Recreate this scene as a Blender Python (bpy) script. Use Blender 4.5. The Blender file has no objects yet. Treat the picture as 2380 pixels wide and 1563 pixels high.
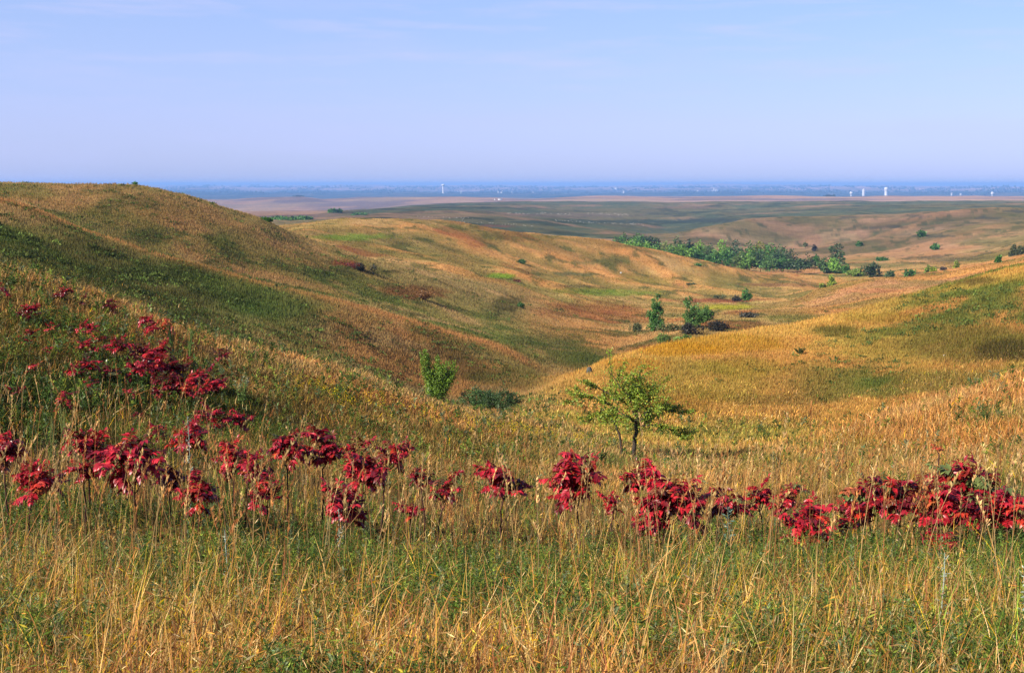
import bpy, math
import numpy as np
from mathutils import Vector

SC = bpy.context.scene
COL = SC.collection
# ------------------------------------------------------------------ camera
F, CX, CY, VH = 2600.0, 1190.0, 781.5, 428.0        # focal length / centre / eye-level line, in 2380-wide picture units
TILT = math.atan((CY - VH) / F)
cam_d = bpy.data.cameras.new('camera'); cam = bpy.data.objects.new('camera', cam_d); COL.objects.link(cam)
cam_d.sensor_width = 36.0; cam_d.lens = F / 2380.0 * 36.0
cam_d.clip_start = 0.1; cam_d.clip_end = 120000.0
cam.location = (0, 0, 0); cam.rotation_euler = (math.pi / 2 - TILT, 0, 0)
SC.camera = cam
# ------------------------------------------------------------------ light
SUN_EL = math.radians(32); SUN_AZ = math.radians(236)     # azimuth clockwise from +Y: low sun at the left, a little behind
sd = Vector((math.sin(SUN_AZ) * math.cos(SUN_EL), math.cos(SUN_AZ) * math.cos(SUN_EL), math.sin(SUN_EL)))
sl = bpy.data.lights.new('sun', 'SUN'); so = bpy.data.objects.new('sun', sl); COL.objects.link(so)
sl.energy = 5.0; sl.angle = math.radians(0.5); sl.color = (1.0, 0.88, 0.72)
so.rotation_euler = sd.to_track_quat('Z', 'Y').to_euler()
W = bpy.data.worlds.new('World'); SC.world = W; W.use_nodes = True
nt = W.node_tree; nt.nodes.clear()
def N(tree, typ, **kw):
    n = tree.nodes.new(typ)
    for k, v in kw.items(): setattr(n, k, v)
    return n
out = N(nt, 'ShaderNodeOutputWorld'); bg = N(nt, 'ShaderNodeBackground')
sky = N(nt, 'ShaderNodeTexSky', sky_type='NISHITA', sun_disc=False)
sky.sun_elevation = SUN_EL; sky.sun_rotation = SUN_AZ; sky.altitude = 300; sky.air_density = 1.0; sky.dust_density = 0.6; sky.ozone_density = 3.0
tc = N(nt, 'ShaderNodeTexCoord'); sx = N(nt, 'ShaderNodeSeparateXYZ'); ramp = N(nt, 'ShaderNodeValToRGB')
nt.links.new(tc.outputs['Generated'], sx.inputs[0]); nt.links.new(sx.outputs['Z'], ramp.inputs[0])
SKY_TINT = [(0.0, (0.50, 0.60, 1.12)), (0.05, (0.65, 0.66, 1.04)), (0.10, (0.64, 0.72, 0.98)), (0.155, (0.50, 0.74, 0.98)), (0.4, (0.42, 0.55, 0.78)), (1.0, (0.38, 0.5, 0.72))]
cr = ramp.color_ramp
while len(cr.elements) < len(SKY_TINT): cr.elements.new(0.5)
for e, (p, c) in zip(cr.elements, SKY_TINT): e.position = p; e.color = (*c, 1)
# thin pinkish cirrus, long streaks high in the air
mp = N(nt, 'ShaderNodeMapping'); mp.inputs['Scale'].default_value = (4, 4, 24)
nz = N(nt, 'ShaderNodeTexNoise'); nz.inputs['Scale'].default_value = 1.0; nz.inputs['Detail'].default_value = 6; nz.inputs['Roughness'].default_value = 0.55
cr2 = N(nt, 'ShaderNodeValToRGB'); cr2.color_ramp.elements[0].position = 0.50; cr2.color_ramp.elements[1].position = 0.78
cr2.color_ramp.elements[0].color = (0.5, 0.5, 0.5, 1); cr2.color_ramp.elements[1].color = (0.72, 0.72, 0.72, 1)
mul = N(nt, 'ShaderNodeMix', data_type='RGBA', blend_type='MULTIPLY'); mul.inputs[0].default_value = 1.0
cl = N(nt, 'ShaderNodeMix', data_type='RGBA', blend_type='MIX')
CLOUD = (3.4, 3.72, 6.0, 1)
cl.inputs[7].default_value = CLOUD
nt.links.new(tc.outputs['Generated'], mp.inputs[0]); nt.links.new(mp.outputs[0], nz.inputs[0]); nt.links.new(nz.outputs[0], cr2.inputs[0])
nt.links.new(sky.outputs[0], mul.inputs[6]); nt.links.new(ramp.outputs[0], mul.inputs[7])
vh = N(nt, 'ShaderNodeMapRange'); vh.inputs[1].default_value = .17; vh.inputs[2].default_value = .6; vh.inputs[3].default_value = 1; vh.inputs[4].default_value = .15
vm = N(nt, 'ShaderNodeMath', operation='MULTIPLY'); nt.links.new(sx.outputs['Z'], vh.inputs[0]); nt.links.new(vh.outputs[0], vm.inputs[0]); nt.links.new(cr2.outputs[0], vm.inputs[1])
nt.links.new(mul.outputs[2], cl.inputs[6]); nt.links.new(vm.outputs[0], cl.inputs[0])
wm = N(nt, 'ShaderNodeMapRange'); wm.inputs[1].default_value = .05; wm.inputs[2].default_value = .12; wm.inputs[3].default_value = 0; wm.inputs[4].default_value = 1
nz2 = N(nt, 'ShaderNodeTexNoise'); nz2.inputs['Scale'].default_value = 1.0; nz2.inputs['Detail'].default_value = 7; nz2.inputs['Roughness'].default_value = .6; mp2 = N(nt, 'ShaderNodeMapping'); mp2.inputs['Scale'].default_value = (7, 7, 70); mp2.inputs['Rotation'].default_value = (0, .02, 0)
wr = N(nt, 'ShaderNodeMapRange'); wr.inputs[1].default_value = .50; wr.inputs[2].default_value = .75; wr.inputs[3].default_value = 0; wr.inputs[4].default_value = .36
wx_ = N(nt, 'ShaderNodeMath', operation='MULTIPLY'); c2 = N(nt, 'ShaderNodeMix', data_type='RGBA', blend_type='MIX'); c2.inputs[7].default_value = (4.3, 4.05, 5.9, 1)
nt.links.new(tc.outputs['Generated'], mp2.inputs[0]); nt.links.new(mp2.outputs[0], nz2.inputs[0]); nt.links.new(nz2.outputs[0], wr.inputs[0]); nt.links.new(sx.outputs['Z'], wm.inputs[0]); nt.links.new(wr.outputs[0], wx_.inputs[0]); nt.links.new(wm.outputs[0], wx_.inputs[1])
nt.links.new(cl.outputs[2], c2.inputs[6]); nt.links.new(wx_.outputs[0], c2.inputs[0])
nt.links.new(c2.outputs[2], bg.inputs[0]); bg.inputs[1].default_value = 0.085
nt.links.new(bg.outputs[0], out.inputs[0])
SC.view_settings.view_transform = 'Standard'; SC.view_settings.look = 'None'
SC.view_settings.exposure = 1.05; SC.view_settings.gamma = 1.0
SC.cycles.max_bounces = 6; SC.cycles.transparent_max_bounces = 6; SC.cycles.volume_bounces = 0; SC.cycles.diffuse_bounces = 3
SC.cycles.sample_clamp_indirect = 4.0

# ------------------------------------------------------------------ numeric helpers
def _hash(ix, iy, seed):
    h = (ix.astype(np.int64) * 374761393 + iy.astype(np.int64) * 668265263 + seed * 974711) & 0x7fffffff
    h = ((h ^ (h >> 13)) * 1274126177) & 0x7fffffff
    return ((h ^ (h >> 16)) & 0xffff) / 65535.0
def vnoise(x, y, seed=0):
    ix, iy = np.floor(x), np.floor(y); fx, fy = x - ix, y - iy
    fx = fx * fx * (3 - 2 * fx); fy = fy * fy * (3 - 2 * fy)
    a, b, c, d = _hash(ix, iy, seed), _hash(ix + 1, iy, seed), _hash(ix, iy + 1, seed), _hash(ix + 1, iy + 1, seed)
    return (a * (1 - fx) + b * fx) * (1 - fy) + (c * (1 - fx) + d * fx) * fy
def fbm(x, y, seed=0, oct=4):
    s, a, t = 0, 0.5, 0
    for k in range(oct):
        s = s + a * vnoise(x * 2 ** k + 17.3 * k, y * 2 ** k - 9.1 * k, seed + k); t += a; a *= 0.5
    return s / t                                     # 0..1, mean 0.5
def smooth(e0, e1, x):
    t = np.clip((x - e0) / (e1 - e0), 0, 1); return t * t * (3 - 2 * t)
def pchip(x, y, q):
    h = np.diff(x); dl = np.diff(y) / h; n = len(x); d = np.zeros(n)
    for k in range(1, n - 1):
        if dl[k - 1] * dl[k] > 0:
            w1, w2 = 2 * h[k] + h[k - 1], h[k] + 2 * h[k - 1]
            d[k] = (w1 + w2) / (w1 / dl[k - 1] + w2 / dl[k])
    d[0], d[-1] = dl[0], dl[-1]
    i = np.clip(np.searchsorted(x, q) - 1, 0, n - 2); t = np.clip((q - x[i]) / h[i], 0, 1)
    return ((1 + 2 * t) * (1 - t) ** 2 * y[i] + t * (1 - t) ** 2 * h[i] * d[i] + t * t * (3 - 2 * t) * y[i + 1] + t * t * (t - 1) * h[i] * d[i + 1])
def pix_dir(u, v):
    x, y = (np.asarray(u, float) - CX) / F, (CY - np.asarray(v, float)) / F
    return x, math.cos(TILT) + y * math.sin(TILT), -math.sin(TILT) + y * math.cos(TILT)
def pix_ang(u, v):
    x, y, z = pix_dir(u, v); return np.arctan2(x, y), z / np.hypot(x, y)
def to_pix(x, y, z):
    d = y * math.cos(TILT) - z * math.sin(TILT); up = y * math.sin(TILT) + z * math.cos(TILT)
    d = np.where(np.abs(d) < 1e-6, 1e-6, d)
    return CX + F * x / d, CY - F * up / d

# ------------------------------------------------------------------ the lie of the land
# each line of the land: points (u, v, distance in metres) along it, near to far
LAND = [
 [(1190, 1563, 5.2)],
 [(0, 1395, 8), (1190, 1400, 8), (2380, 1405, 8)],
 [(0, 1262, 11.5), (400, 1255, 11.5), (1190, 1285, 11.5), (2380, 1290, 11.5)],
 [(-500, 1030, 17), (0, 1060, 17), (400, 1085, 17), (800, 1150, 17), (1200, 1190, 17), (1800, 1190, 17), (2380, 1160, 17)],
 [(-500, 880, 25), (0, 925, 25), (200, 942, 25), (400, 966, 25), (600, 1005, 25), (800, 1046, 26), (1000, 1075, 26), (1200, 1095, 27), (1440, 1110, 28), (1700, 1105, 27), (2000, 1080, 25), (2200, 1060, 24), (2380, 1035, 24), (3000, 960, 24)],
 [(-600, 560, 49), (0, 622, 46), (200, 672, 45), (400, 750, 43), (560, 797, 43), (720, 836, 44), (870, 880, 45), (980, 928, 46), (1100, 958, 47), (1170, 966, 47), (1300, 1000, 45), (1470, 1045, 42), (1650, 1065, 40), (1800, 1045, 40), (1950, 992, 42), (2200, 914, 43), (2380, 864, 44), (3000, 720, 45)],
 [(-600, 585, 58), (0, 647, 57), (200, 697, 56), (400, 775, 55), (560, 820, 55), (720, 858, 57), (870, 900, 58), (980, 944, 60), (1100, 968, 60), (1170, 966, 59), (1300, 955, 57), (1470, 988, 55), (1650, 1010, 54), (1800, 1004, 54), (1950, 1001, 55), (2200, 930, 56), (2380, 884, 56), (3000, 730, 57)],
 [(-600, 520, 75), (0, 562, 75), (200, 622, 75), (400, 692, 72), (560, 742, 72), (720, 788, 75), (870, 828, 80), (980, 872, 84), (1100, 917, 80), (1170, 940, 76), (1200, 932, 73), (1300, 884, 78), (1440, 828, 85), (1560, 798, 92), (1690, 769, 98), (1840, 752, 102), (2000, 719, 105), (2200, 661, 108), (2380, 613, 110), (3000, 500, 115)],
 [(-600, 425, 95), (0, 462, 95), (200, 535, 95), (400, 603, 95), (600, 652, 97), (800, 702, 102), (950, 750, 106), (1150, 800, 112), (1300, 866, 107), (1440, 846, 120), (1560, 818, 130), (1690, 796, 140), (1840, 792, 150), (2000, 764, 155), (2200, 706, 160), (2380, 660, 160), (3000, 540, 165)],
 [(-600, 428, 120), (0, 464, 120), (200, 538, 118), (400, 606, 116), (600, 653, 118), (800, 695, 124), (950, 732, 130), (1150, 772, 140), (1300, 806, 140), (1440, 812, 150), (1560, 772, 165), (1690, 757, 180), (1840, 747, 200), (2000, 716, 215), (2200, 672, 215), (2380, 630, 215), (3000, 510, 215)],
 [(-600, 398, 165), (0, 421, 165), (300, 427, 165), (400, 443, 168), (500, 473, 172), (610, 509, 178), (700, 548, 185), (800, 582, 190), (900, 612, 195), (1000, 641, 200), (1150, 690, 205), (1300, 725, 215), (1440, 742, 225), (1560, 735, 235), (1700, 722, 250), (1840, 715, 258), (2000, 692, 255), (2200, 655, 270), (2380, 615, 270), (3000, 480, 270)],
 [(-600, 600, 280), (0, 600, 280), (300, 600, 280), (500, 592, 280), (610, 582, 280), (700, 576, 270), (800, 598, 250), (900, 616, 250), (1000, 626, 255), (1150, 651, 270), (1300, 673, 290), (1440, 690, 300), (1560, 695, 310), (1700, 700, 330), (1840, 692, 345), (1905, 671, 330), (2035, 645, 320), (2160, 639, 320), (2300, 618, 320), (2380, 600, 320), (3000, 470, 320)],
 [(-600, 590, 400), (500, 585, 400), (600, 565, 360), (700, 541, 330), (800, 556, 330), (900, 566, 340), (1000, 577, 350), (1200, 607, 370), (1400, 637, 390), (1560, 655, 400), (1700, 665, 410), (1840, 657, 440), (1905, 672, 430), (2035, 653, 430), (2160, 643, 430), (2300, 624, 430), (2380, 604, 430), (3000, 480, 430)],
 [(-600, 600, 600), (400, 590, 600), (600, 532, 520), (700, 519, 450), (850, 505, 450), (950, 507, 450), (1050, 517, 455), (1200, 537, 460), (1400, 560, 470), (1500, 577, 475), (1600, 597, 480), (1700, 620, 480), (1780, 639, 480), (1840, 645, 490), (1905, 650, 500), (2035, 641, 500), (2160, 632, 500), (2300, 607, 500), (2380, 585, 500), (3000, 500, 500)],
 [(-600, 570, 640), (600, 560, 640), (700, 545, 610), (850, 526, 600), (1050, 537, 600), (1200, 555, 600), (1400, 577, 600), (1500, 592, 590), (1600, 611, 580), (1700, 627, 570), (1840, 632, 570), (1905, 630, 570), (2035, 618, 575), (2160, 608, 575), (2300, 592, 575), (2380, 571, 575), (3000, 500, 580)],
 [(-600, 520, 900), (600, 512, 850), (700, 513, 850), (850, 516, 900), (1050, 526, 900), (1200, 542, 900), (1400, 557, 850), (1500, 560, 820), (1600, 572, 760), (1700, 587, 720), (1840, 595, 720), (2035, 586, 715), (2200, 568, 700), (2380, 545, 700), (3000, 490, 700)],
 [(-600, 510, 1050), (700, 507, 1050), (850, 504, 1050), (1050, 511, 1050), (1200, 529, 1000), (1400, 547, 940), (1560, 558, 860), (1700, 572, 820), (1840, 580, 800), (1950, 567, 800), (2100, 545, 800), (2240, 524, 800), (2380, 516, 800), (3000, 480, 800)],
 [(-600, 506, 1150), (700, 505, 1150), (850, 500, 1150), (1050, 505, 1120), (1200, 523, 1060), (1400, 543, 980), (1560, 553, 900), (1700, 566, 880), (1840, 582, 880), (1950, 576, 890), (2100, 557, 890), (2240, 536, 890), (2380, 527, 890), (3000, 485, 890)],
 [(-600, 503, 1300), (700, 501, 1300), (850, 493, 1300), (1050, 493, 1250), (1200, 511, 1150), (1400, 536, 1050), (1500, 549, 1000), (1560, 545, 980), (1640, 528, 980), (1750, 510, 1040), (1850, 504, 1080), (2000, 499, 1100), (2200, 491, 1100), (2380, 483, 1100), (3000, 470, 1100)],
 [(-600, 500, 1500), (700, 499, 1500), (850, 491, 1420), (1050, 489, 1400), (1200, 502, 1350), (1400, 527, 1250), (1560, 544, 1250), (1640, 537, 1250), (1750, 518, 1280), (1850, 512, 1320), (2000, 507, 1330), (2200, 499, 1330), (2380, 490, 1330), (3000, 474, 1250)],
 [(-600, 497, 1700), (700, 496, 1700), (850, 490, 1700), (1050, 482, 1700), (1200, 488, 1700), (1400, 500, 1700), (1560, 505, 1700), (1700, 500, 1700), (1850, 492, 1700), (2000, 486, 1700), (2200, 480, 1700), (2380, 476, 1700), (3000, 470, 1700)],
 [(-600, 492, 2600), (500, 491, 2600), (700, 490, 2600), (830, 487, 2600), (1000, 475, 2600), (1250, 469, 2600), (1500, 470, 2600), (1800, 468, 2600), (2380, 467, 2600), (3000, 465, 2600)],
 [(-600, 496, 3300), (500, 496, 3300), (700, 492, 3300), (830, 487, 3300), (1000, 477, 3300), (1250, 471, 3300), (2380, 470, 3300)],
 [(-600, 464, 5200), (520, 463, 5200), (620, 458, 5200), (700, 457, 5200), (760, 463, 5200), (850, 459, 5200), (1000, 456, 5200), (1130, 458, 5200), (1230, 461, 5200), (1290, 458, 5200), (1400, 454, 5200), (1600, 457, 5200), (1750, 454, 5200), (2000, 456, 5200), (2200, 455, 5200), (2380, 457, 5200)],
 [(-600, 474, 6600), (2380, 470, 6600)],
 [(-600, 452, 10500), (2380, 452, 10500)],
 [(-600, 446, 13000), (500, 445, 13000), (1190, 446, 13000), (2380, 446, 13000)],
 [(-600, 440, 16000), (500, 438, 16000), (1190, 439, 16000), (1700, 438, 16000), (2380, 440, 16000)],
 [(-600, 437, 20500), (2380, 437, 20500)],
 [(-600, 433, 26000), (450, 432, 26000), (900, 431, 26000), (1190, 431.5, 26000), (1500, 432, 26000), (1690, 430, 26000), (2000, 433, 26000), (2380, 434, 26000)],
]
TH_IN = np.radians(43)
th_f = np.linspace(-TH_IN, TH_IN, 1600)
th_o = np.linspace(TH_IN, 2 * np.pi - TH_IN, 112)[1:-1]
TH = np.concatenate([th_f, th_o]); NT = len(TH); NF = len(th_f)
NR = 900
LR = np.linspace(math.log(1.5), math.log(28000), NR); RR = np.exp(LR)
def interp_line(pts):
    p = np.array(pts, float); th, te = pix_ang(p[:, 0], p[:, 1]); lr = np.log(p[:, 2])
    if len(p) == 1: return np.full(NF, lr[0]), np.full(NF, te[0])
    q = np.clip(th_f, th[0], th[-1])
    if len(p) == 2: return np.interp(q, th, lr), np.interp(q, th, te)
    return pchip(th, lr, q), pchip(th, te, q)
L0 = [interp_line(p) for p in LAND]
KL = np.array([np.full(NF, math.log(1.5))] + [a for a, b in L0])            # feature log distances  (K, NF)
KT = np.array([np.full(NF, -1.72 / 1.5)] + [b for a, b in L0])
_k = np.exp(-np.linspace(-2.5, 2.5, 61) ** 2); _k /= _k.sum()
def _sm(a): return np.convolve(np.pad(a, 30, mode='edge'), _k, mode='valid')
for k in range(len(KL)): KL[k] = _sm(KL[k]); KT[k] = _sm(KT[k]) if k < 12 else KT[k]
for k in range(1, len(KL)): KL[k] = np.maximum(KL[k], KL[k - 1] + 0.02)
IDX = np.concatenate([np.arange(18), [17.5], np.arange(18, len(KL) - 1)])
TE = np.zeros((NR, NT)); SI = np.zeros((NR, NT))
for j in range(NF):
    TE[:, j] = pchip(KL[:, j], KT[:, j], LR)
    SI[:, j] = np.interp(LR, KL[:, j], IDX)
# small folds of the ground
g_l, g_t = np.meshgrid(LR, th_f, indexing='ij'); rr = np.exp(g_l)
gx, gy = rr * np.sin(g_t), rr * np.cos(g_t)
fold = (fbm(g_l * 7 + 3, g_t * 22 + 5, 11, 4) - 0.5)
amp = 0.0052 * smooth(math.log(18), math.log(60), g_l) * (1 - 0.6 * smooth(math.log(240), math.log(420), g_l)) + 0.0007 * smooth(math.log(4000), math.log(7000), g_l)
TE[:, :NF] += amp * fold
TE[:, :NF] += (fbm(g_l * 24 + 9, g_t * 34 + 2, 19, 4) - .5) * .0030 * smooth(math.log(190), math.log(330), g_l) * (1 - .8 * smooth(math.log(1500), math.log(4000), g_l))
bump_far = (fbm(g_l * 60, g_t * 160, 31, 4) - 0.5) * 0.0027 * smooth(math.log(7000), math.log(11000), g_l)
TE[:, :NF] += bump_far
TE[:, :NF] += (fbm(gx * 0.16, gy * 0.16, 77, 3) - 0.5) * 0.30 / rr * smooth(30, 60, rr)
q_l = g_l + 1.7 * (g_t - .02); q_r = g_l - 1.5 * (g_t - .25)
SPUR_L = fbm(q_l * 15 + 1.2 * fbm(g_l * 9, g_t * 12, 5, 2), (g_l - 1.5 * g_t) * 3.0, 23, 3); SPUR_R = fbm(q_r * 16 + 1.2 * fbm(g_l * 9, g_t * 12, 6, 2), (g_l + 1.5 * g_t) * 3.0, 29, 3)
far_k = smooth(math.log(195), math.log(260), g_l) * (1 - smooth(math.log(440), math.log(520), g_l)); w_mid = far_k * (1 - smooth(.18, .27, g_t)) * smooth(-.17, -.08, g_t)
w_rt = smooth(math.log(200), math.log(300), g_l) * (1 - smooth(math.log(950), math.log(1300), g_l)) * smooth(.16, .28, g_t)
w_gr = smooth(math.log(900), math.log(1200), g_l) * (1 - smooth(math.log(2200), math.log(2500), g_l))
TE[:, :NF] += (SPUR_L - .5) * .0085 * w_mid + (SPUR_R - .5) * .0070 * w_rt + (SPUR_R - .5) * .0032 * w_gr
# sides and behind the camera: run on from the edges of the view
gen = np.interp(LR, [math.log(1.5), math.log(6), math.log(30), math.log(300), math.log(28000)], [-1.72 / 1.5, -0.30, -0.06, -0.02, -0.002])
for j in range(NF, NT):
    t = TH[j]; dl = min(1, (2 * np.pi - TH_IN - t) / 1.2); dr = min(1, (t - TH_IN) / 1.2)
    wl, wr = 1 - smooth(0, 1, np.float64(dl)), 1 - smooth(0, 1, np.float64(dr))
    TE[:, j] = wl * TE[:, 0] + wr * TE[:, NF - 1] + (1 - wl - wr) * gen
    SI[:, j] = SI[:, 0]
Z = TE * RR[:, None]
XG, YG = RR[:, None] * np.sin(TH)[None], RR[:, None] * np.cos(TH)[None]
UG, VG = to_pix(XG, YG, Z)
def ground(x, y):
    """height of the ground at x, y (inside the modelled fan)"""
    x = np.asarray(x, float); y = np.asarray(y, float)
    t = np.clip((np.arctan2(x, y) + TH_IN) / (2 * TH_IN) * (NF - 1), 0, NF - 1.001); l = np.clip((np.log(np.maximum(np.hypot(x, y), 1.5)) - LR[0]) / (LR[1] - LR[0]), 0, NR - 1.001)
    i, j = l.astype(int), t.astype(int); fi, fj = l - i, t - j
    return (Z[i, j] * (1 - fj) + Z[i, j + 1] * fj) * (1 - fi) + (Z[i + 1, j] * (1 - fj) + Z[i + 1, j + 1] * fj) * fi
def at(u, v, r=None):
    """ground point in the direction u, v: at distance r, or where the sight line first meets the ground"""
    th, te = pix_ang(u, v); th = float(th); te = float(te)
    if r is None:
        j = int(round((th + TH_IN) / (2 * TH_IN) * (NF - 1))); j = max(0, min(NF - 1, j))
        k = np.nonzero((TE[:, j] >= te) & (RR > 4))[0]
        r = RR[k[0]] if len(k) else 20000.0
    x, y = r * math.sin(th), r * math.cos(th)
    return Vector((x, y, float(ground(x, y))))
vis_max = np.maximum.accumulate(TE[:, :NF], axis=0)
VISD = np.diff(vis_max, axis=0, prepend=vis_max[:1])            # how much of the picture each cell fills

# ------------------------------------------------------------------ what grows where (albedo of the sward, some shade painted in)
ORANGE = np.array((.47, .235, .085)); TAN = np.array((.45, .29, .125)); GOLD = np.array((.61, .37, .10)); OLIVE = np.array((.24, .205, .065))
GREEN = np.array((.085, .125, .028)); DGREEN = np.array((.045, .065, .020)); RUST = np.array((.26, .085, .04)); PINK = np.array((.43, .235, .115))
LIME = np.array((.20, .26, .03)); WOOD = np.array((.030, .055, .025)); STRAW = np.array((.50, .34, .16))
UF, VF, SF = UG[:, :NF], VG[:, :NF], SI[:, :NF]
xf, yf, rf = XG[:, :NF], YG[:, :NF], np.broadcast_to(RR[:, None], (NR, NF))
# patch noise: scale follows distance by bands so that patches are natural sizes
n_big = fbm(xf / 38, yf / 55, 3, 5); n_mid = fbm(xf / 9, yf / 13, 5, 5); n_sml = fbm(xf / 2.6, yf / 3.4, 8, 4); n_far = fbm(xf / 160, yf / 260, 21, 5)
n_b2 = fbm(xf / 30, yf / 44, 43, 5); n_m2 = fbm(xf / 7, yf / 10, 45, 5)
def mixc(A, B, w): return A * (1 - w[..., None]) + B * w[..., None]
def band(a0, a1, b0, b1, x): return smooth(a0, a1, x) * (1 - smooth(b0, b1, x))
def solid(c): return np.broadcast_to(c, (NR, NF, 3)).copy()
C = mixc(solid(TAN), ORANGE, smooth(.40, .60, n_mid)); C = mixc(C, OLIVE, smooth(.48, .66, n_m2) * 0.75)
# foreground meadow and left spur
fore = 1 - smooth(6.0, 6.5, SF)
fc = mixc(solid(TAN), OLIVE, smooth(.40, .58, n_sml)); fc = mixc(fc, GREEN, smooth(.5, .66, n_m2) * .8); fc = mixc(fc, ORANGE, smooth(.52, .7, n_mid) * .6)
C = mixc(C, fc, fore)
spur = band(4.3, 4.9, 6.2, 6.6, SF) * (1 - smooth(1150, 1350, UF))
sc_ = mixc(solid(TAN * .9), ORANGE * .85, smooth(.4, .6, n_m2)); sc_ = mixc(sc_, OLIVE * .75, smooth(.38, .58, n_sml) * .6)
sc_ = mixc(sc_, GREEN * .55, np.clip((1 - smooth(480, 900, UF)) * smooth(6.0, 4.9, SF) * (.55 + .6 * smooth(.42, .56, n_sml)) + smooth(.52, .66, n_mid) * .3, 0, .92))  # darker green toward the left hollow, part of its shade painted in
sc_ = mixc(sc_, mixc(solid(ORANGE), TAN, smooth(.4, .6, n_sml)), smooth(5.35, 6.0, SF) * (.55 + .35 * smooth(250, 600, UF)))
C = mixc(C, sc_, spur)
rs = band(4.6, 5.3, 6.3, 6.9, SF) * smooth(1600, 2000, UF)
C = mixc(C, mixc(mixc(solid(ORANGE * 1.05), TAN, smooth(.45, .65, n_sml) * .6), OLIVE, smooth(.56, .7, n_mid) * .5), rs * .95)
# golden hill on the right
yl = band(6.2, 6.7, 8.5, 8.8, SF) * smooth(1120, 1220, UF)
yc = mixc(solid(GOLD * .92), ORANGE, smooth(.47, .65, n_b2) * .7); yc = mixc(yc, np.array((.31, .27, .06)), smooth(.45, .60, n_mid) * .7); yc = mixc(yc, GREEN * 1.3, smooth(.55, .68, n_m2) * smooth(1600, 2100, UF) * .85)
yc = mixc(yc, GOLD * 1.15, band(7.4, 7.9, 8.4, 8.8, SF) * (1 - smooth(1900, 2150, UF)) * .8)
C = mixc(C, yc, yl)
# big left hill
lh = band(6.7, 7.1, 11.5, 12, SF) * (1 - smooth(1150, 1400, UF))
lc = mixc(solid(OLIVE * 1.05), TAN * .92, smooth(.46, .62, n_mid) * .75); lc = mixc(lc, ORANGE * .75, smooth(.56, .70, n_b2) * .5); lc = mixc(lc, GREEN * 1.2, smooth(.50, .60, fbm(xf / 14, yf / 20, 95, 5)) * .5); lc = mixc(lc, GREEN * 1.0, smooth(.46, .57, n_m2) * .75); lc = mixc(lc, DGREEN * 1.2, smooth(.56, .68, fbm(xf / 4, yf / 6, 91, 4)) * .6)
lc = mixc(lc, TAN * .9, smooth(10.3, 11, SF) * .5)
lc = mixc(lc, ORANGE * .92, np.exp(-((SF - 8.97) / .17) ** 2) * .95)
lc = mixc(lc, DGREEN * .8, np.exp(-((SF - 7.75) / .5) ** 2) * (1 - smooth(380, 620, UF)) * (.3 + .4 * smooth(.4, .55, n_sml)))
lc = mixc(lc, mixc(solid(TAN), ORANGE, smooth(.42, .58, n_mid)) * .9, smooth(560, 820, UF) * band(6.8, 7.1, 8.5, 8.9, SF) * (.35 + .4 * smooth(.44, .56, n_b2)))
lc = mixc(lc, np.array((.11, .16, .04)), np.exp(-((UF - 610) / 130) ** 2 - ((VF - 715) / 45) ** 2) * .65)
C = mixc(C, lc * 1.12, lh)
# middle hills
md = band(11.4, 12.0, 14.6, 15, SF) * smooth(600, 700, UF) + band(8.7, 9.3, 11.6, 12.1, SF) * smooth(1150, 1400, UF) * (1 - smooth(1800, 2000, UF))
md = np.clip(md, 0, 1)
mc = mixc(solid(ORANGE * .68 + TAN * .38), TAN * 1.02, smooth(.42, .60, n_b2)); mc = mixc(mc, OLIVE, smooth(.48, .64, n_big) * .6); mc = mixc(mc, OLIVE * .7, smooth(.56, .70, n_mid) * .55); mc = mixc(mc, RUST, smooth(.60, .70, fbm(xf / 20, yf / 45, 61, 4)) * .7)
mc = mixc(mc, OLIVE * .72, smooth(.52, .40, SPUR_L) * .65 * w_mid); mc = mixc(mc, ORANGE * 1.1, smooth(.54, .66, SPUR_L) * .7 * w_mid)
C = mixc(C, mc, md)
pk = band(8.8, 9.4, 13.6, 14.2, SF) * smooth(1780, 1960, UF)
pc = mixc(solid(PINK * .85), ORANGE * .9, smooth(.42, .6, n_b2)); pc = mixc(pc, OLIVE, smooth(.54, .68, n_big) * .7)
C = mixc(C, pc, pk)
cr_ = band(14.3, 14.9, 16.6, 17.2, SF)
C = mixc(C, mixc(mixc(solid(PINK), TAN, smooth(.4, .6, n_b2)), OLIVE * .9, smooth(.44, .58, n_big) * .85), cr_)
eh = band(15.8, 16.4, 18.5, 18.9, SF) * smooth(1480, 1600, UF)
ec = mixc(solid(PINK * .75), TAN * .68, smooth(.42, .6, n_b2)); ec = mixc(ec, OLIVE * .62, smooth(.42, .56, n_far) * .85); ec = mixc(ec, OLIVE * .5, smooth(.52, .62, n_big) * .6); ec = mixc(ec, DGREEN * 1.4, smooth(.6, .7, n_big) * .6)
C = mixc(C, ec, eh)
C = mixc(C, OLIVE * .6, smooth(.52, .40, SPUR_R) * .5 * w_rt * np.clip(eh + cr_ + pk, 0, 1)); C = mixc(C, ORANGE * .85, smooth(.55, .66, SPUR_R) * .6 * w_rt * np.clip(eh + cr_ + pk, 0, 1))
gb = np.clip(band(18.6, 19.0, 21.3, 22, SF) + band(15.9, 16.5, 19, 19.5, SF) * (1 - smooth(1480, 1620, UF)), 0, 1) * smooth(700, 840, UF)
gc = mixc(solid(np.array((.085, .115, .05))), OLIVE * .62, smooth(.5, .66, n_far) * .8); gc = mixc(gc, PINK * .75, smooth(.60, .72, fbm(xf / 130, yf / 150, 71, 4)) * .75); gc = mixc(gc, DGREEN * .8, smooth(.52, .64, n_big) * .7); gc = mixc(gc, OLIVE * .7, smooth(.5, .6, n_b2) * .5)
C = mixc(C, gc, gb)
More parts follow.
